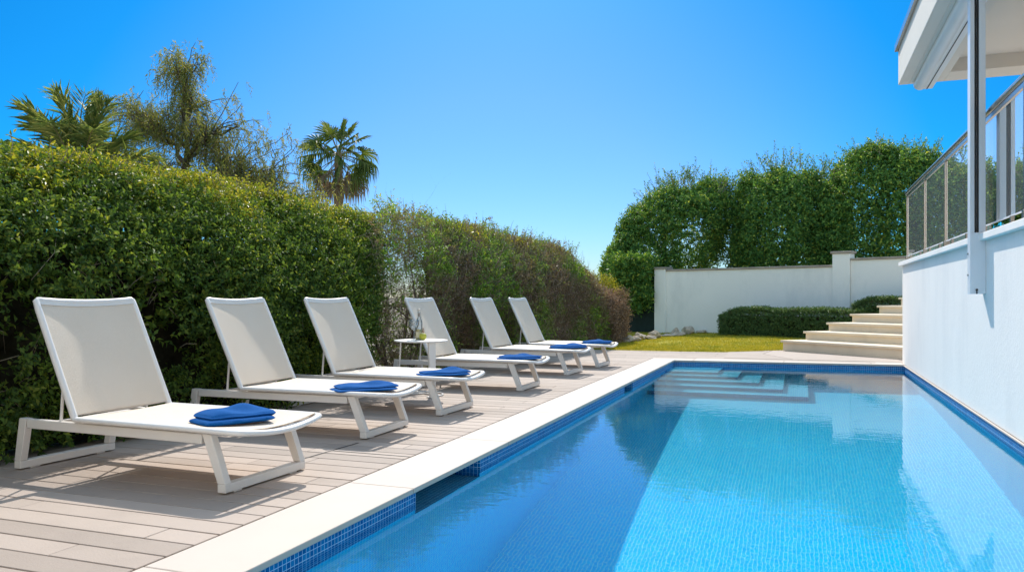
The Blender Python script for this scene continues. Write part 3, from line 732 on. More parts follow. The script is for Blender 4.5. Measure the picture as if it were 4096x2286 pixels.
# feather palm
def feather_frond(root, az, el, L, droop, twist=0., seed=0, width=.38):
    r = np.random.default_rng(seed); k = 14
    t = np.linspace(0, 1, k); hx = L*(t*math.cos(el)); hz = L*(t*math.sin(el))-droop*L*t**2.3
    pts = np.stack([hx*math.cos(az), hx*math.sin(az), hz], 1); pts[:, 0] += twist*L*t**2*(-math.sin(az)); pts[:, 1] += twist*L*t**2*math.cos(az)
    n = 60; tt = np.linspace(.14, .99, n); P = np.stack([np.interp(tt, t, pts[:, i]) for i in range(3)], 1)
    T = unit(np.stack([np.gradient(pts[:, i]) for i in range(3)], 1)); T = np.stack([np.interp(tt, t, T[:, i]) for i in range(3)], 1)
    S = unit(np.cross(T, np.array([0, 0, 1.]))); U = np.cross(S, T)
    Pa = []; Ax = []; Nr = []; ln = []
    for sgn in (1, -1):
        Pa.append(P); Ax.append(S*sgn*.85+T*.7+U*r.uniform(-.35, .75, (n, 1))+r.normal(0, .16, (n, 3))); Nr.append(U+r.normal(0, .2, (n, 3)))
        ln.append(width*(np.sin(np.pi*np.clip(tt*.9+.08, 0, 1))**.5)*r.uniform(.8, 1.15, n))
    V = np.concatenate(Pa); o = leaves('frond', V, np.concatenate(Ax), np.concatenate(Nr), np.concatenate(ln), .0085, M['leaf_palm'], root, .1, .22)
    b = MB(); b.tube([tuple(p) for p in pts], [.02*(1-.85*i/(k-1)) for i in range(k)], 5); b.build('midrib', M['stalk'], o)
    return o
root = thing('feather_palm', 'palm with arching feathery fronds rising behind the left end of the hedge', 'palm tree', (-9.4, 8.2, 0))
b = MB(); b.tube([(0, 0, -.06), (.02, 0, .8), (0, 0, 1.6), (0, .0, 2.6)], [.16, .13, .12, .10], 10); b.build('trunk', M['palm_trunk'], root, smooth=True)
for i, (a, e, L, dr, tw) in enumerate([(200, 82, 2.1, .38, .1), (20, 76, 1.9, .35, .0), (300, 80, 1.9, .35, .1), (120, 84, 1.9, .3, -.1), (210, 66, 2.1, .42, 0), (60, 60, 1.6, .4, .1), (185, 45, 1.9, .45, 0), (215, 30, 2.0, .4, .1), (330, 55, 1.6, .45, 0), (280, 60, 1.7, .5, .1), (130, 62, 1.8, .45, 0), (25, 42, 1.6, .5, 0), (240, 74, 1.7, .5, -.2), (90, 80, 1.75, .5, .2), (170, 62, 2.0, .5, .15)]):
    o = feather_frond(root, R(a), R(e), L*.93, dr*.85, tw, i); o.location = (0, 0, 2.55)
# fan palm
def fan_frond(root, az, el, pet, rad, mat, droopf=.5, seed=0, nm='frond'):
    r = np.random.default_rng(seed); d = np.array([math.cos(az)*math.cos(el), math.sin(az)*math.cos(el), math.sin(el)])
    side = np.array([-math.sin(az), math.cos(az), 0]); up = np.cross(d, side)*-1; up = up if up[2] > 0 or el < -1 else -up
    k = 6; t = np.linspace(0, 1, k); pts = d[None]*(pet*t)[:, None]; pts[:, 2] -= .22*pet*t**2
    hub = pts[-1]; dd = unit((pts[-1]-pts[-2])[None])[0]; up = np.cross(side, dd); up = up if up[2] > 0 else -up
    ro_ = r.normal(0, .75); side, up = side*math.cos(ro_)+up*math.sin(ro_), up*math.cos(ro_)-side*math.sin(ro_)
    n = 30; V = []; F = []
    for i in range(n):
        ph = (i/(n-1)-.5)*2*R(118)+r.normal(0, .02); L = rad*(.72+.28*math.cos(ph*.7))*r.uniform(.9, 1.1)
        a = dd*math.cos(ph)+side*math.sin(ph); s = unit((np.cross(a, up))[None])[0]; w0 = .5*rad*2*R(118)/n
        p1 = hub+a*L*.22+up*.02; p2 = hub+a*L*.60+up*.05*L-np.array([0, 0, .05*L]); dr = droopf*r.uniform(.6, 1.5)
        p3 = p2+a*L*.34*(1-.75*min(1, dr))-np.array([0, 0, L*.42*dr]); m = len(V)
        f1 = up*.012*(1 if i % 2 else -1)
        V += [hub, p1+s*w0*.25+f1, p1-s*w0*.25-f1, p2+s*w0*.42+f1, p2-s*w0*.42-f1, p3]
        F += [(m, m+1, m+2), (m+1, m+3, m+4), (m+1, m+4, m+2), (m+3, m+5, m+4)]
    o = raw_mesh(nm, V, F, mat, root)
    b = MB(); b.tube([tuple(p) for p in pts], [.016]*3+[.013]*2+[.010], 5); b.build('stalk', M['stalk'] if mat is not M['leaf_dead'] else M['twig'], o)
    return o
root = thing('fan_palm', 'tall fan palm with a shaggy skirt of dead leaves beyond the hedge', 'palm tree', (-13.75, 21.5, .0))
b = MB(); b.tube([(.05, 0, -.06), (.06, 0, 2.), (.03, 0, 4.), (0, 0, 5.35), (0, 0, 5.6)], [.20, .16, .12, .13, .09], 12); b.build('trunk', M['palm_trunk'], root, smooth=True)
for i in range(22):
    a = i*2.399; e = [80, 66, 58, 50, 44, 36, 30, 24, 18, 12, 6, 0, -6, 62, 40, 20, 2, 70, 48, 28, 8, -4][i]
    o = fan_frond(root, a, R(e), .90 if e > 20 else .80, .74, M['leaf_fan'], .25+.5*(e < 40)+.3*(e < 15), 50+i); o.location = (0, 0, 5.5)
for i in range(16):
    a = i*2.399+.5; e = -12-2.9*i
    o = fan_frond(root, a, R(e), .74, .66, M['leaf_dead'] if i > 5 else M['leaf_fan'], 1.15, 80+i, 'dead_frond' if i > 5 else 'frond'); o.location = (0, 0, 5.45-.012*i)
b = MB()
for a, L in ((195, 1.35), (172, 1.45), (205, 1.2)): b.tube([(0, 0, 5.3), (math.cos(R(a))*L*.55, math.sin(R(a))*L*.55, 5.95), (math.cos(R(a))*L, math.sin(R(a))*L, 5.95+.2*(a < 180)-.35*(a > 200))], [.012, .01, .004], 5)
b.build('flower_stalk', M['twig'], root)

# ------------------------------------------------------------------ broad-leaved trees behind the wall
def hedge_tree(loc, rx, ry, z0, z1, n, label, seed, lean=0., wisps=26, ll=.088):
    root = thing('broadleaf_tree', label, 'tree', loc, R(-20), 'clipped trees behind the white wall')
    zc, rz_ = (z0+z1)/2, (z1-z0)/2
    b = MB(); b.tube([(0, 0, -.06), (.05, 0, zc*.5), (0, .05, zc), (.05, 0, z1-.6)], [.13, .11, .08, .03], 8)
    for i in range(14):
        a = rr.uniform(0, 6.28); zz = rr.uniform(z0*.8, z1-.9); b.tube(curve((0, 0, zz), (math.cos(a)*rx*.8, math.sin(a)*ry*.75, zz+rr.uniform(.3, .8)), .1, 4, .04), [.04, .03, .022, .015, .008], 6)
    b.build('trunk', M['bark'], root)
    u = rng.normal(size=(n, 3)); u[:, 1] = -np.abs(u[:, 1])*np.where(rng.uniform(0, 1, n) < .72, 1, -1)
    p = 2.7; u = u/((np.abs(u)**p).sum(1)**(1/p))[:, None]
    u[:, 2] = np.where(u[:, 2] > 0, u[:, 2], u[:, 2])
    bump = 1+.15*wob(u, 3.2, seed, 3)+.07*wob(u, 9, seed+1, 2)
    depth = 1-np.minimum(rng.exponential(.09, n), .55)
    P = u*(bump*depth)[:, None]*np.array([rx, ry, rz_])+np.array([0, 0, zc])
    P[:, 0] += lean*(P[:, 2]-zc)
    keep = wob(P, 2.0, seed+5, 2)+rng.normal(0, .4, n) > -.85; P = P[keep]; u = u[keep]
    leaves('crown', *sprig_leaves(P, u*.8+rng.normal(0, .55, P.shape)+np.array([0, -.2, -.1]), 8, .24, ll, ll*.5), M['leaf_big'], root)
    # sunlit loose growth on the upper edge
    k = wisps; a = rng.uniform(-1, 1, k); C = np.stack([a*rx*.95+lean*rz_, rng.uniform(-.6, .6, k)*ry, zc+rz_*(.98-.25*np.abs(a)**3)], 1)
    C = np.repeat(C, 5, 0)+rng.normal(0, .09, (k*5, 3))
    shoots(C, rng.normal(0, .45, C.shape)+np.array([0, 0, 1.])+np.repeat(a, 5)[:, None]*np.array([[.5, 0, 0]]), .55, 14, .07, .032, M['leaf_big'], M['twig'], root)
    return root
hedge_tree((-3.95, 24.2, 0), 1.68, 1.5, .2, 4.3, 14500, 'leafy green tree at the left end of the row behind the white wall', 101, .42, 34)
# boughs of the left tree hanging down beside the wall end, over the fence
t1 = bpy.data.objects['broadleaf_tree']
n = 1500; P = np.stack([rng.uniform(-4.9, -3.80, n), rng.uniform(21.25, 21.75, n), rng.uniform(.62, 2.2, n)], 1)
P = P[P[:, 2] > .75+.22*wob(P[:, :1], 6., 55)+.35*rng.uniform(0, 1, n)**3]
a20 = R(20); L0 = P-np.array([-3.95, 24.2, 0]); L0 = np.stack([L0[:, 0]*math.cos(a20)-L0[:, 1]*math.sin(a20), L0[:, 0]*math.sin(a20)+L0[:, 1]*math.cos(a20), L0[:, 2]], 1)
leaves('hanging_boughs', *sprig_leaves(L0, rng.normal(0, .5, L0.shape)+np.array([0, -.5, -.5]), 8, .24, .088, .044), M['leaf_big'], t1)
hedge_tree((-.30, 23.9, 0), 1.42, 1.5, .3, 4.62, 12500, 'clipped green tree in the middle of the row behind the white wall', 102, .0, 26)
hedge_tree((2.15, 23.2, 0), 1.75, 1.5, .3, 4.72, 12500, 'tall clipped tree beside the terrace railing behind the white wall', 103, .0, 26)
hedge_tree((5.0, 22.4, 0), 1.6, 1.4, .6, 4.35, 8000, 'dark clipped tree seen through the terrace glass', 104, .0, 18)

# ------------------------------------------------------------------ back wall, fence, low hedges, rocks
root = thing('garden_wall', 'white rendered garden wall with stone capping across the back of the lawn', 'wall')
A, B_, C_ = Vector((-3.36, 21.36, 0)), Vector((.72, 19.65, 0)), Vector((2.9, 18.55, 0))
dv = (B_-A).normalized(); nv = Vector((dv.y, -dv.x, 0))
def wallseg(b, p, q, t, z0, z1):
    d = (q-p).normalized(); n = Vector((d.y, -d.x, 0)); b.prism([tuple((p+n*t)[:2]), tuple((q+n*t)[:2]), tuple((q-n*t)[:2]), tuple((p-n*t)[:2])], z0, z1)
b = MB(); wallseg(b, A, B_, .10, -.1, 1.70); wallseg(b, B_+dv*.42, C_, .10, -.1, 1.84); b.build('wall_panel', M['plaster2'], root)
b = MB(); wallseg(b, A, B_, .135, 1.7005, 1.75); wallseg(b, B_+dv*.42, C_, .135, 1.8405, 1.89); b.build('coping', M['cap'], root, bevel=.01)
for p, z in ((A-dv*.34, 1.76), (B_+dv*.015, 2.0)):
    b = MB(); wallseg(b, p, p+dv*(.345 if z < 1.9 else .39), .155, -.1, z); o = b.build('pillar', M['plaster2'], root, bevel=.008)
    b = MB(); wallseg(b, p-dv*.035, p+dv*(.38 if z < 1.9 else .425), .19, z+.0005, z+.055); b.build('pillar_cap', M['cap'], o, bevel=.01)
root = thing('fence', 'dark green screened fence in the gap between hedge and white wall', 'fence', (-4.9, 21.9, 0), R(-18))
b = MB(); b.box(-1.5, 1.25, -.012, .012, .03, 1.5); b.build('screen', M['fence'], root)
for x in (-1.5, -.6, .3, 1.2): b = MB(); b.box(x-.02, x+.02, -.055, -.0125, -.06, 1.55); b.build('post', M['fence'], root)

def low_hedge(p, q, depth, zb, zt, n, label, seed):
    root = thing('low_hedge', label, 'hedge', tuple((Vector(p)+Vector(q))/2)); ro = np.array(root.location)
    p, q = np.array(p), np.array(q); d = (q-p)/np.linalg.norm(q-p); nn = np.array([d[1], -d[0], 0]); L = np.linalg.norm(q-p)
    s = rng.uniform(0, L, n); u = rng.uniform(0, 1, n); tp = zt+.035*wob(s[:, None], 4., seed)-np.clip((.25-s)/.25, 0, 1)*.12
    fr = .5; f = u < fr; z = np.where(f, zb+(tp-zb)*u/fr, tp); dd = np.where(f, rng.exponential(.05, n), (u-fr)/(1-fr)*depth)
    dd = dd+.10*(np.clip((z-(tp-.14))/.14, 0, 1)**2)*f+.04*wob(np.stack([s, z], 1), 5, seed+1)*f
    P = p+d*s[:, None]-nn*dd[:, None]; P[:, 2] = z-np.where(f, 0, rng.exponential(.03, n))
    m = n//6; Pe = p[None]+d*rng.uniform(0, .06, (m, 1))-nn*rng.uniform(0, depth, (m, 1)); Pe[:, 2] = rng.uniform(zb, zt-.1, m)
    D = np.where(f[:, None], nn[None]+np.array([[0, 0, .35]]), np.array([[0, 0, 1.]])); D = np.concatenate([D, np.tile(-d, (m, 1))]); P = np.concatenate([P, Pe])
    leaves('foliage', *sprig_leaves(P-ro, D+rng.normal(0, .45, P.shape), 8, .085, .036, .017), M['leaf_low'], root)
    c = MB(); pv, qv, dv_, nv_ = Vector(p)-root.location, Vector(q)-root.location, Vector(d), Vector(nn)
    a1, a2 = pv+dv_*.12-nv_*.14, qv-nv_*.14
    c.prism([tuple(a1[:2]), tuple(a2[:2]), tuple((a2-nv_*(depth-.2))[:2]), tuple((a1-nv_*(depth-.2))[:2])], zb-.05, zt-.12); c.build('dark_core', M['inner'], root)  # dark block added to read as the shaded interior
    k = 1400; kk = rng.integers(0, len(P), k); thin_sticks('twigs', P[kk]-ro, P[kk]-ro+rng.normal(0, .05, (k, 3)), .0022, M['twig'], root)
low_hedge((-1.80, 19.30, 0), (1.25, 18.02, 0), .62, .05, .69, 6200, 'low clipped dark hedge at the foot of the white wall', 61)
low_hedge((1.05, 18.42, 0), (2.9, 17.6, 0), .55, .05, .95, 3800, 'higher clipped dark hedge on the bank behind the stone steps', 71)

def rock(loc, sx, sy, sz, seed, label):
    r = np.random.default_rng(seed)
    import bmesh
    bm = bmesh.new(); bmesh.ops.create_icosphere(bm, subdivisions=4, radius=1)
    V = np.array([v.co[:] for v in bm.verts])
    for _ in range(16):
        nrm = unit(r.normal(size=(1, 3)))[0]; dd = r.uniform(.38, .7); ex = V@nrm-dd; V = V-np.outer(np.clip(ex, 0, None)*.85, nrm)
    V = V*(1+.16*wob(V, 3.5, seed)+.09*wob(V, 9, seed+1, 3))[:, None]
    for v, c in zip(bm.verts, V): v.co = c*np.array([sx, sy, sz])
    me = bpy.data.meshes.new('rock'); bm.to_mesh(me); bm.free(); me.materials.append(M['rock'])
    o = bpy.data.objects.new('rock', me); COL.objects.link(o); o.location = (loc[0], loc[1], float(lawn_z(np.array(loc[0]), np.array(loc[1])))+sz*.45); o.rotation_euler = (0, 0, r.uniform(0, 6))
    return tag(o, label, 'rock', 'limestone rocks edging the lawn')
RK = [(-3.98, 17.46, .16, .10, .075, 'small pale rock just behind the foot of the farthest lounger'),
      (-3.86, 17.52, .11, .09, .085, 'small upright pale rock second from the hedge end of the stone row'),
      (-3.50, 16.75, .17, .14, .11, 'rounded pale rock nearest the camera in the stone row'),
      (-3.40, 17.02, .13, .12, .10, 'rounded rock touching the nearest rock of the stone row'),
      (-3.46, 17.50, .16, .13, .085, 'low jagged rock in the middle of the sunlit stone row'),
      (-3.42, 17.90, .17, .14, .10, 'pale rock left of the big flat rock in the stone row'),
      (-3.24, 17.95, .15, .12, .08, 'low rock in front of the big flat rock'),
      (-3.22, 18.42, .21, .15, .13, 'big flat topped rock before the left pillar of the white wall'),
      (-3.08, 19.4, .21, .15, .085, 'shaded low rock right of the big flat topped rock'),
      (-2.86, 19.65, .20, .16, .10, 'broad shaded rock at the foot of the rock pile by the wall'),
      (-2.96, 19.95, .15, .13, .17, 'upright shaded rock on the left of the rock pile by the wall'),
      (-2.66, 20.35, .21, .16, .21, 'tallest rock of the pile against the white wall'),
      (-2.42, 20.75, .16, .13, .13, 'dark grey rock at the right end of the rock pile')]
for i, (x, y, a, c, h, l) in enumerate(RK): rock((x, y), a*1.2, c*1.2, h*(1.2 if i < 8 else .75), 200+i, l)

# ------------------------------------------------------------------ stone stairs
root = thing('stone_stairs', 'broad cream stone steps climbing beside the white terrace wall', 'stairs')
u = Vector((.77, .64, 0)).normalized(); v = Vector((.78, -.625, 0)).normalized()
LC = [(-.365, 15.636), (.036, 15.97), (.453, 16.314), (.894, 16.791), (1.42, 17.30), (1.86, 17.75)]
RC = [(1.525, 14.102), (1.592, 14.72), (1.652, 15.28), (1.743, 16.05), (1.95, 16.85), (2.3, 17.35)]
BL, BR_ = Vector((3.3, 18.9, 0)), Vector((4.6, 15.6, 0))
for k in range(6):
    l, r_ = Vector((*LC[k], 0)), Vector((*RC[k], 0)); e = (r_-l).normalized(); n_ = Vector((-e.y, e.x, 0)); rx_ = r_+e*1.6
    zt = .2+.16*k; zb = -.05 if k == 0 else .2+.16*(k-1)-.06+.045
    i0 = .035
    b = MB(); b.prism([tuple((l+n_*i0+e*.035)[:2]), tuple((rx_+n_*i0)[:2]), (BR_.x+.2*k, BR_.y+.2*k), (BL.x, BL.y), tuple((l+e*.035+u*1.6)[:2])] if k < 0 else
              [tuple((l+n_*i0+e*.035)[:2]), tuple((rx_+n_*i0)[:2]), tuple((rx_+n_*1.5)[:2]), tuple((l+e*.3+n_*1.5)[:2])], (-.05 if k == 0 else zt-.16+.0005), zt-.04)
    o = b.build('riser', M['step'], root)
    b = MB(); b.prism([tuple(l[:2]), tuple(rx_[:2]), tuple((rx_+n_*1.5)[:2]), tuple((l+e*.27+n_*1.5)[:2])], zt-.0395, zt); b.build('tread', M['step'], root, bevel=.006)

# ------------------------------------------------------------------ villa: terrace wall, roof, screen post, railing
root = thing('villa', 'white villa terrace with flat roof overhanging the pool', 'house')
b = MB(); b.box(1.4505, 1.70, -3., 13.30, -.008, 1.475); b.box(1.70, 6., 13.05, 13.30, -.008, 1.475); b.build('terrace_wall', M['plaster'], root, bevel=.004)
b = MB(); b.box(1.40, 1.74, -3., 13.35, 1.4755, 1.535); b.build('wall_cap', M['plaster'], root, bevel=.006)
b = MB(); b.box(1.4305, 1.4502, .0, 13.0, -.022, -.0085); b.build('base_ledge', M['coping'], root, bevel=.003)
b = MB(); b.box(1.7405, 6., -3, 13.34, 1.40, 1.50); b.build('terrace_floor', M['coping'], root)
# roof: fascia band, recessed soffit, perimeter beam
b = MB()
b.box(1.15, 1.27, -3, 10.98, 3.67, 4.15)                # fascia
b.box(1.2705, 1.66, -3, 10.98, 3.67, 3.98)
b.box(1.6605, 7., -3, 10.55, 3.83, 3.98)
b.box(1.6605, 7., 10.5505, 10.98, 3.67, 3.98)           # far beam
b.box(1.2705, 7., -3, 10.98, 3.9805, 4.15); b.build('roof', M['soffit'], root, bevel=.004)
b = MB(); b.box(1.11, 1.1495, -3, 11.02, 4.10, 4.18); b.box(1.1495, 7., 10.9805, 11.02, 4.10, 4.18); b.build('roof_trim', M['steel'], root, bevel=.004)
b = MB(); k = 10; b.tube([(1.385, -3, 3.64), (1.385, 10.9, 3.64)], .075, 20); b.box(1.40, 1.52, -3, 10.9, 3.575, 3.6695); b.build('blind_cassette', M['alu'], root, smooth=True, angle=40)
b = MB(); b.box(1.455, 1.463, -3, 10.901, 3.5685, 3.5748); b.build('blind_slot', M['black'], root)
# back facade of the house under the roof
b = MB(); b.box(5.2, 5.4, -3, 10.5, 1.5, 3.83); b.build('facade', M['plaster'], root)
# unseen villa wing, added behind the camera to bounce sunlight into the shade
b = MB(); b.box(-10, 7., -6.2, -4.2, -.1, 6.4); b.build('bounce_wing', M['wing'], root)
for x in (-7., -3.6, 2.6):  # windows made up to go with the added wing
    b = MB(); b.box(x, x+1.2, -4.1995, -4.16, 3.6, 5.0); o = b.build('window', M['alu'], root); b = MB(); b.box(x+.06, x+1.14, -4.1595, -4.157, 3.66, 4.94); b.build('pane', M['pane'], o)
# screen guide post
root = thing('screen_post', 'tall white aluminium blind guide post bracketed to the terrace wall', 'post', (1.393, 7.6, 1.03))
b = MB(); b.box(-.057, .057, -.06, .06, 0, .515); b.build('bracket', M['alu'], root, bevel=.003)
b = MB(); b.box(-.057, -.025, -.055, .055, .5155, 2.64); b.box(.008, .057, -.055, .055, .5155, 2.64); b.box(-.025, .008, -.020, .055, .5155, 2.64); b.build('guide_rail', M['alu'], root, bevel=.002)
b = MB(); b.box(-.0245, -.010, -.040, -.0205, .5155, 2.64); b.box(-.004, .0075, -.050, -.0205, .5155, 2.64); b.build('brush_seal', M['black'], root)
for z in (.16, .34): b = MB(); b.tube([(-.0575, .02, z), (-.066, .02, z)], .009, 10); b.build('bolt', M['steel'], root)
b = MB(); b.tube([(-.01, -.0605, .035), (-.01, -.072, .035)], .009, 10); b.tube([(-.01, -.068, .035), (-.01, -.068, .0)], .005, 8); b.build('pin', M['black'], root)
# railing
root = thing('glass_railing', 'steel and glass balustrade along the top of the terrace wall', 'railing', (1.5, 7, 1.535))
ys_ = [13.13, 11.35, 9.80, 8.22, 6.50, 4.8, 3.1]
zt = 1.005
def L_(x, y, z): return (x-1.5, y-7, z-1.535)
for y in ys_:
    b = MB(); b.box(-.014, .014, y-7-.022, y-7-.007, .0005, zt); b.box(-.014, .014, y-7+.007, y-7+.022, .0005, zt); b.box(-.022, .022, y-7-.028, y-7+.028, .0005, .09); b.build('post', M['steel'], root)
b = MB(); b.tube([L_(1.5, 13.22, 2.57), L_(1.5, 2.5, 2.57)], .030, 12); b.box(-.012, .012, 2.5-7, 13.2-7, .965, 1.0); b.build('handrail', M['steel'], root, smooth=True)
for i in range(len(ys_)-1):
    b = MB(); b.add([(.0, ys_[i+1]-7+.05, .09), (.0, ys_[i]-7-.05, .09), (.0, ys_[i]-7-.05, .955), (.0, ys_[i+1]-7+.05, .955)], [(0,1,2,3)]); o = b.build('glass_panel', M['pane'], root)
    b = MB(); b.box(-.006, .006, ys_[i+1]-7+.05, ys_[i]-7-.05, .080, .0895); b.build('pane_edge', M['alu'], o)
    for yy_ in (ys_[i]-.4, ys_[i+1]+.4): b = MB(); b.box(-.012, .012, yy_-7-.02, yy_-7+.02, .0005, .0795); b.build('clamp', M['steel'], o)
# railing along the stairs side, turning back from the corner
root = thing('glass_railing', 'short return of the balustrade running back beside the stairs', 'railing', (1.5, 13.2, 1.535))
e = Vector((1.15, 2.07, 0)).normalized(); E = Vector((1.15, 2.07, 0))*1.5
b = MB(); b.tube([e*.05+Vector((0, 0, .99)), E+Vector((0, 0, .99))], .022, 10); b.bar(e*.05+Vector((0, 0, .09)), E+Vector((0, 0, .09)), .03, .02); b.build('handrail', M['steel'], root, smooth=True)
b = MB(); p, q = e*.1, E; b.add([p+Vector((0, 0, .11)), q+Vector((0, 0, .11)), q+Vector((0, 0, .955)), p+Vector((0, 0, .955))], [(0,1,2,3)]); b.build('glass_panel', M['pane'], root)
for t in (.45, .98): b = MB(); c = E*t; b.bar(c+Vector((0, 0, -1.0)), c+Vector((0, 0, .965)), .03, .03, (1, 0, 0)); b.build('post', M['steel'], root)

# ------------------------------------------------------------------ loungers
def make_lounger():
    root = thing('sun_lounger', '', 'sun lounger')
    W = .325
    fr, lg = M['frame'], M['frame']
    for sx, nm in ((1, 1), (-1, -1)):
        # foot bar, along the width
        b = MB(); xb = .755*sx; b.box(xb-.026, xb+.026, -W, W, .008, .052); o = b.build('foot_bar', fr, root, bevel=.004)
        for s in (-1, 1): g_ = MB(); g_.box(xb-.018, xb+.018, s*(W-.10)-.03, s*(W-.10)+.03, 0, .0075); g_.build('glide', M['frame'], o)
        for s in (-1, 1):
            b = MB(); y0, y1 = s*(W-.045), s*W
            if y0 > y1: y0, y1 = y1, y0
            xt = (.655 if sx > 0 else -.71); 
            vs = [(xb-.026, 0, .0525), (xb+.026, 0, .0525), (xt+.030, 0, .302), (xt-.030, 0, .302)]
            b.add([(p[0], y0, p[2]) for p in vs]+[(p[0], y1, p[2]) for p in vs], [(0,1,2,3),(7,6,5,4)]+[(i,4+i,4+(i+1)%4,(i+1)%4) for i in range(4)])
            b.build('leg', lg, root, bevel=.004)
    for s in (-1, 1):
        b = MB(); y0, y1 = sorted((s*(W-.042), s*(W-.002))); b.box(-.679, .624, y0, y1, .247, .300); b.build('side_rail', fr, root, bevel=.005)
    for x in (-.55, .05, .56): b = MB(); b.box(x-.018, x+.018, -W+.0425, W-.0425, .255, .285); b.build('cross_bar', fr, root, bevel=.003)
    # seat frame: side tubes joined by a bowed foot bar with rounded corners
    HX, SZ, w = -.27, .322, .335
    pts = [(HX, -w, SZ)]
    pts += [(.45, -w, SZ), (.84, -w, SZ-.002), (.872, -w+.010, SZ-.003), (.888, -w+.034, SZ-.005)]
    for i in range(1, 10): yy = -w+.034+(2*w-.068)*i/10; pts.append((.895+.012*math.sin(math.pi*i/10), yy, SZ-.005-.026*math.sin(math.pi*i/10)))
    pts += [(.888, w-.034, SZ-.005), (.872, w-.010, SZ-.003), (.84, w, SZ-.002), (.45, w, SZ), (HX, w, SZ)]
    b = MB(); b.tube(pts, .021, 10, .72); b.tube([(.850, -w+.01, SZ-.012), (.850, -w*.5, SZ-.026), (.850, 0, SZ-.031), (.850, w*.5, SZ-.026), (.850, w-.01, SZ-.012)], .008, 8); b.build('seat_frame', M['paint'], root, smooth=True, angle=50)
    def sheet(f, nu, nv, th):
        V = []; F = []
        for s in (0, 1):
            for i in range(nu):
                for j in range(nv): p, nrm = f(i/(nu-1), j/(nv-1)*2-1); V.append(Vector(p)+Vector(nrm)*(th*(.5-s)))
        q = lambda s, i, j: s*nu*nv+i*nv+j
        for i in range(nu-1):
            for j in range(nv-1):
                F += [(q(0,i,j), q(0,i+1,j), q(0,i+1,j+1), q(0,i,j+1)), (q(1,i,j), q(1,i,j+1), q(1,i+1,j+1), q(1,i+1,j))]
        for i in range(nu-1): F += [(q(0,i,0), q(1,i,0), q(1,i+1,0), q(0,i+1,0)), (q(0,i,nv-1), q(0,i+1,nv-1), q(1,i+1,nv-1), q(1,i,nv-1))]
        for j in range(nv-1): F += [(q(0,0,j), q(0,0,j+1), q(1,0,j+1), q(1,0,j)), (q(0,nu-1,j), q(1,nu-1,j), q(1,nu-1,j+1), q(0,nu-1,j+1))]
        b = MB(); b.add(V, F); return b
    wi = w-.012
    def fseat(a, c): 
        x = HX+.015+a*(.852-HX-.015); sag = (.006+.020*a**2)*(1-c*c)
        return (x, c*wi, SZ+.011-sag), (0, 0, 1)
    sheet(fseat, 14, 15, .004).build('seat', M['sling'], root, smooth=True, angle=60)
    # backrest
    p0, p1 = Vector((HX-.005, 0, SZ+.004)), Vector((-.59, 0, .985)); d = p1-p0; nb = Vector((d.z, 0, -d.x)).normalized()
    pts = [p0+Vector((0, -w, 0))]+[p0+d*t+Vector((0, -w, 0)) for t in (.5, .93)]+[p0+d*.992+Vector((0, -w+.004, 0)), p0+d*1.0+Vector((0, -w+.014, 0))]
    for i in range(1, 10): c = -1+2*i/10; pts.append(p0+d*1.0+Vector((0, c*(w-.014), 0))-nb*.014*(1-c*c)-d.normalized()*.009*(1-c*c))
    pts += [p0+d*1.0+Vector((0, w-.014, 0)), p0+d*.992+Vector((0, w-.004, 0))]+[p0+d*t+Vector((0, w, 0)) for t in (.93, .5)]+[p0+Vector((0, w, 0))]
    b = MB(); b.tube(pts, .0185, 10); b.tube([p0+d*.035+Vector((0, -w, 0)), p0+d*.035-nb*.02, p0+d*.035+Vector((0, w, 0))], .009, 8); b.build('backrest_frame', M['paint'], root, smooth=True, angle=50)
    def fback(a, c):
        a2 = .03+a*.955; sag = (.006+.008*a)*(1-c*c)
        p = p0+d*a2-nb*sag+nb*.008; return (p.x, c*wi, p.z-.009*a*(1-c*c)), tuple(nb)
    bk = sheet(fback, 16, 15, .004).build('backrest', M['sling'], root, smooth=True, angle=60)
    def fhem(a, c):
        a2 = .955+a*.030; sag = .014*(1-c*c); p = p0+d*a2-nb*sag+nb*.013; return (p.x, c*wi, p.z-.009*(1-c*c)), tuple(nb)
    sheet(fhem, 2, 15, .004).build('top_hem', M['hem'], bk, smooth=True, angle=60)
    for s in (-1, 1):
        b = MB(); b.tube([(-.43, s*.298, .290), p0+d*.36+Vector((0, s*.298, 0))-nb*.02], .0085, 8); b.build('support_strut', M['paint'], root, smooth=True)
        b = MB(); b.box(HX-.02, HX+.02, *sorted((s*.300, s*.322)), .296, SZ-.004); b.build('hinge', M['frame'], root, bevel=.003)
    return root
proto = make_lounger()
feet = [((-2.739, 3.238), (-2.705, 3.889)), ((-2.866, 4.823), (-2.876, 5.501)), ((-2.842, 5.988), (-2.815, 6.667)), ((-2.787, 7.843), (-2.79, 8.55)), ((-2.805, 9.682), (-2.771, 10.34)), ((-2.699, 10.899), (-2.678, 11.579))]
lab = ['white framed lounger with cream sling nearest the camera at the lower left', 'cream sling lounger second from the camera, just behind the nearest one', 'cream sling lounger third from the camera, in front of the round side table',
       'cream sling lounger right behind the round side table with the bottle', 'cream sling lounger second from the lawn end of the row', 'cream sling lounger at the far end of the row next to the lawn']
angs = [2.2, -.6, 1.6, .2, 2.4, 1.6]; LG = []
for i, (a, c) in enumerate(feet):
    o = proto if i == 0 else copy_tree(proto)
    rz = -R(angs[i]); cx, cy = (a[0]+c[0])/2, (a[1]+c[1])/2
    o.location = (cx-.781*math.cos(rz), cy-.781*math.sin(rz), 0); o.rotation_euler = (0, 0, rz)
    tag(o, lab[i], 'sun lounger', 'sun loungers lined up along the hedge'); LG.append(o)

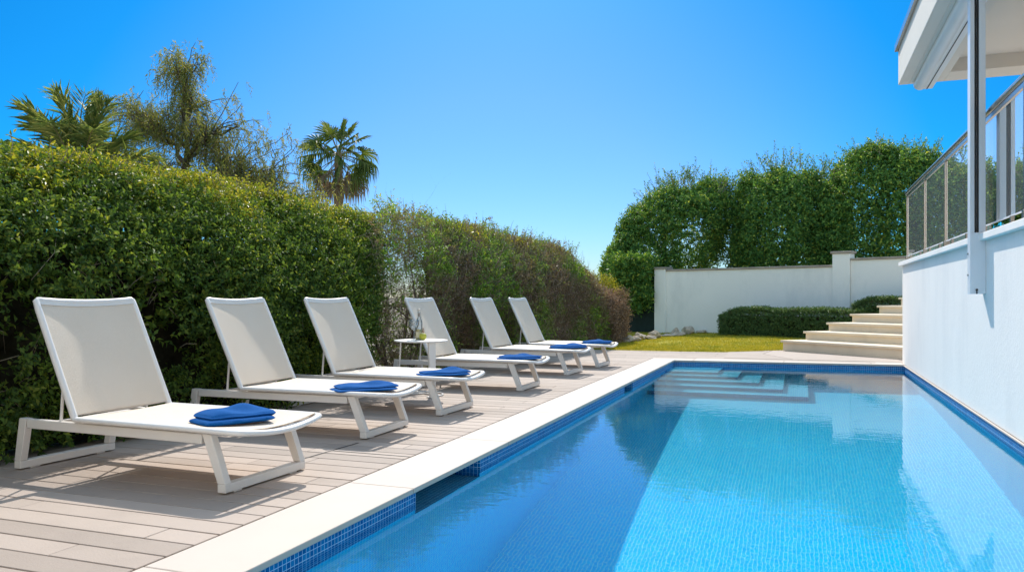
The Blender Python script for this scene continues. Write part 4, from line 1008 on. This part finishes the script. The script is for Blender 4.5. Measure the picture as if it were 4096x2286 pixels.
# towels: a terry towel folded in three, laid on each seat
def towel(seed, L, Wd, T, bump):
    r = np.random.default_rng(seed); V = []; F = []
    def slab(cx, cy, lx, wy, z0, t, k):
        nonlocal V, F
        nu, nv = 44, 30; base = len(V)
        for s in (0, 1):
            for i in range(nu):
                for j in range(nv):
                    a, c = i/(nu-1)*2-1, j/(nv-1)*2-1
                    ea = 1-abs(a)**7; ec = 1-abs(c)**5; rim = max(0, ea*ec)**.4
                    ra, rc = a*math.sqrt(1-.10*c**6), c*math.sqrt(1-.16*a**6); V.append((cx+ra*lx/2, cy+rc*wy/2, (a, c), z0, t*rim, s, k))
        q = lambda s, i, j: base+s*nu*nv+i*nv+j
        for i in range(nu-1):
            for j in range(nv-1):
                F += [(q(1,i,j), q(1,i+1,j), q(1,i+1,j+1), q(1,i,j+1)), (q(0,i,j), q(0,i,j+1), q(0,i+1,j+1), q(0,i+1,j))]
        for i in range(nu-1): F += [(q(0,i,0), q(0,i+1,0), q(1,i+1,0), q(1,i,0)), (q(0,i,nv-1), q(1,i,nv-1), q(1,i+1,nv-1), q(0,i+1,nv-1))]
        for j in range(nv-1): F += [(q(0,0,j), q(1,0,j), q(1,0,j+1), q(0,0,j+1)), (q(0,nu-1,j), q(0,nu-1,j+1), q(1,nu-1,j+1), q(1,nu-1,j))]
    slab(-.012, -.012, L, Wd, .0, T*.52, 0); slab(.014, .016, L*.97, Wd*.95, T*.36, T*.64, 1)
    out = []; P = np.array([(v[0], v[1]) for v in V]); n1 = wob(P, 13, seed, 3); n2 = wob(P, 40, seed+1, 2)
    for v, a, c in zip(V, n1, n2):
        x, y, (u_, w_), z0, t, s, k = v
        hump = bump*math.exp(-((u_-.35)/.38)**2-((w_-.35)/.5)**2)+.35*bump*math.exp(-((u_+.55)/.3)**2-((w_+.2)/.6)**2)
        crease = .011*a*(1-max(abs(u_), abs(w_))**4)
        mid = z0+T*.26*(1 if k == 0 else 1.08)
        z = mid+(t/2 if s else -t/2)+(hump*(.35 if k == 0 else 1)+crease*(1 if k else .3)+.0012*c)*(1 if (k or s) else 0)
        out.append((x+.006*a, y+.006*n1[0]*a+.004*c*0, max(z, .0005)))
    b = MB(); b.add(out, F); o = b.build('towel', M['towel'], None, smooth=True, angle=75)
    return o
tw = [(-2.915, 3.52, -26, .40, .28, .062, .034), (-3.00, 5.04, 46, .46, .28, .046, .026), (-2.93, 6.25, 42, .44, .26, .044, .022), (-2.90, 8.14, 44, .46, .28, .046, .022), (-2.93, 10.15, 50, .48, .28, .046, .018), (-2.83, 11.35, 42, .42, .26, .044, .014)]
tl = ['thick folded blue towel on the lounger nearest the camera', 'folded blue towel on the second lounger from the camera', 'flat folded blue towel on the lounger in front of the side table', 'rumpled blue towel on the lounger behind the side table', 'folded blue towel on the second lounger from the lawn', 'folded blue towel on the farthest lounger beside the lawn']
for i, (x, y, a, L, Wd, T, bp_) in enumerate(tw):
    o = towel(300+i*7, L, Wd, T, bp_); o.location = (x, y, .3215); o.rotation_euler = (R(-1.2), 0, R(90+a) if i == 0 else R(a)); tag(o, tl[i], 'towel', 'folded blue towels on the loungers')

# ------------------------------------------------------------------ side table with glass, bottle and lemon
TX, TY, TZ = -3.656, 7.25, .566
root = thing('side_table', 'small round white side table between the third and fourth loungers', 'table', (TX, TY, 0))
b = MB(); b.lathe([(.262, TZ-.016), (.272, TZ-.012), (.275, TZ-.006), (.272, TZ-.001), (.265, TZ)], 64); b.build('table_top', M['paint'], root, smooth=True, angle=40)
px_, py_ = .195, -.135
b = MB(); b.bar((px_, py_, .012), (px_-.012, py_+.008, TZ-.0165), .062, .030, (.82, -.57, 0), .078, .034); b.build('post', M['paint'], root, bevel=.004)
rx_, ry_ = -.185, -.09
b = MB(); b.tube([(rx_, ry_, TZ-.0165), (rx_-.025, ry_-.01, .02)], .0075, 10); b.build('rod_leg', M['paint'], root, smooth=True)
b = MB(); pts = []
for i in range(25):
    a = R(-35)+R(238)*i/24; pts.append((.225*math.cos(a), .225*math.sin(a), .0085))
b.tube(pts, .008, 8); b.tube([(px_, py_, .0085), (.10, .02, .0085), (-.02, .1, .0085), (rx_-.025, ry_-.01, .0085)], .008, 8); b.build('base_ring', M['paint'], root, smooth=True)
b = MB(); b.box(px_-.05, px_+.05, py_-.035, py_+.035, 0, .0115); b.build('foot_plate', M['paint'], root, bevel=.003)
b = MB(); b.lathe([(.012, .0), (.014, .012), (.012, .02)], 12, (px_+.055, py_-.03, .0)); b.build('foot_knob', M['steel'], root, smooth=True)
# things on the table: camera-right offset e1 and depth e2
e1 = Vector((cs, sn_, 0)); e2 = Vector((-sn_, cs, 0)); TC = Vector((TX, TY, TZ+.0005))
root = thing('wine_glass', 'large empty stemmed balloon glass on the side table', 'glass', tuple(TC+e1*-.072+e2*.01))
prof = [(.036, 0), (.034, .003), (.010, .008), (.0045, .016), (.004, .09), (.007, .098), (.022, .108), (.042, .128), (.052, .155), (.051, .185), (.046, .208)]
b = MB(); inner = [(r_-.0012, z+.001) for r_, z in prof[6:]][::-1]+[(.003, .1005)]; b.lathe(prof+inner, 40); b.build('bowl', M['crystal'], root, smooth=True, angle=60)
root = thing('bottle', 'clear bottle of pale yellow liqueur standing on the side table', 'bottle', tuple(TC+e1*-.022+e2*.025))
b = MB(); b.lathe([(.030, 0), (.034, .004), (.034, .165), (.031, .19), (.018, .222), (.0135, .24), (.0135, .275), (.0155, .277), (.0155, .287)], 32); b.build('glass_body', M['crystal'], root, smooth=True, angle=50)
liq, nt2, bb = new_mat('yellow_liqueur'); bb.inputs['Base Color'].default_value = (.80, .66, .13, 1); bb.inputs['Roughness'].default_value = .15; bb.inputs['Transmission Weight'].default_value = .1
b = MB(); b.lathe([(.029, .003), (.0322, .006), (.0322, .108), (.0315, .109)], 32); b.build('liqueur', liq, root, smooth=True, angle=50)
b = MB(); n = 12
V = []; F = []
for i in range(n+1):
    a = R(-130)+R(110)*i/n
    for z in (.025, .082): V.append((.0346*math.cos(a), .0346*math.sin(a), z))
for i in range(n): F.append((2*i, 2*i+2, 2*i+3, 2*i+1))
b.add(V, F); b.build('paper_label', surf('paper_label', (.70, .62, .40), .7, .12, 30), root, smooth=True)
b = MB(); b.lathe([(.0148, .2873), (.0165, .289), (.0165, .316), (.014, .318)], 24); b.build('cap', surf('pale_cap', (.62, .56, .48), .5, .1), root, smooth=True, angle=40)
b = MB(); b.lathe([(.0142, .236), (.0142, .274)], 24); b.build('neck_foil', surf('grey_foil', (.30, .28, .26), .35, .1, metal=.6), root, smooth=True, angle=40)
root = thing('lemon', 'yellow green lemon sitting on the side table in front of the bottle', 'fruit', tuple(TC+e1*.024+e2*-.035))
b = MB(); b.lathe([(.006, .0), (.022, .004), (.034, .018), (.038, .036), (.034, .055), (.024, .066), (.020, .068)], 28); b.build('rind', surf('lemon_rind', (.52, .50, .045), .4, .15, 20, .25, 160, .5), root, smooth=True, angle=60)
b = MB(); b.lathe([(.0195, .0682), (.0185, .0702), (.006, .0706)], 28); b.build('cut_face', surf('lemon_flesh', (.72, .70, .48), .4, .1, 40), root, smooth=True)
root = thing('herb_sprig', 'small dried herb sprig standing between bottle and lemon', 'herb', tuple(TC+e1*.016+e2*.02))
b = MB(); b.tube([(0, 0, 0), (.003, 0, .06), (0, 0, .11)], [.0022, .002, .0012], 6); b.build('stem', M['twig'], root)
C = np.array([(0, 0, z) for z in np.linspace(.055, .11, 7)]); leaves('leaves', *sprig_leaves(C, np.tile([[0, 0, 1.]], (7, 1))+rng.normal(0, .4, (7, 3)), 4, .012, .022, .010), M['leaf_brown'], root)
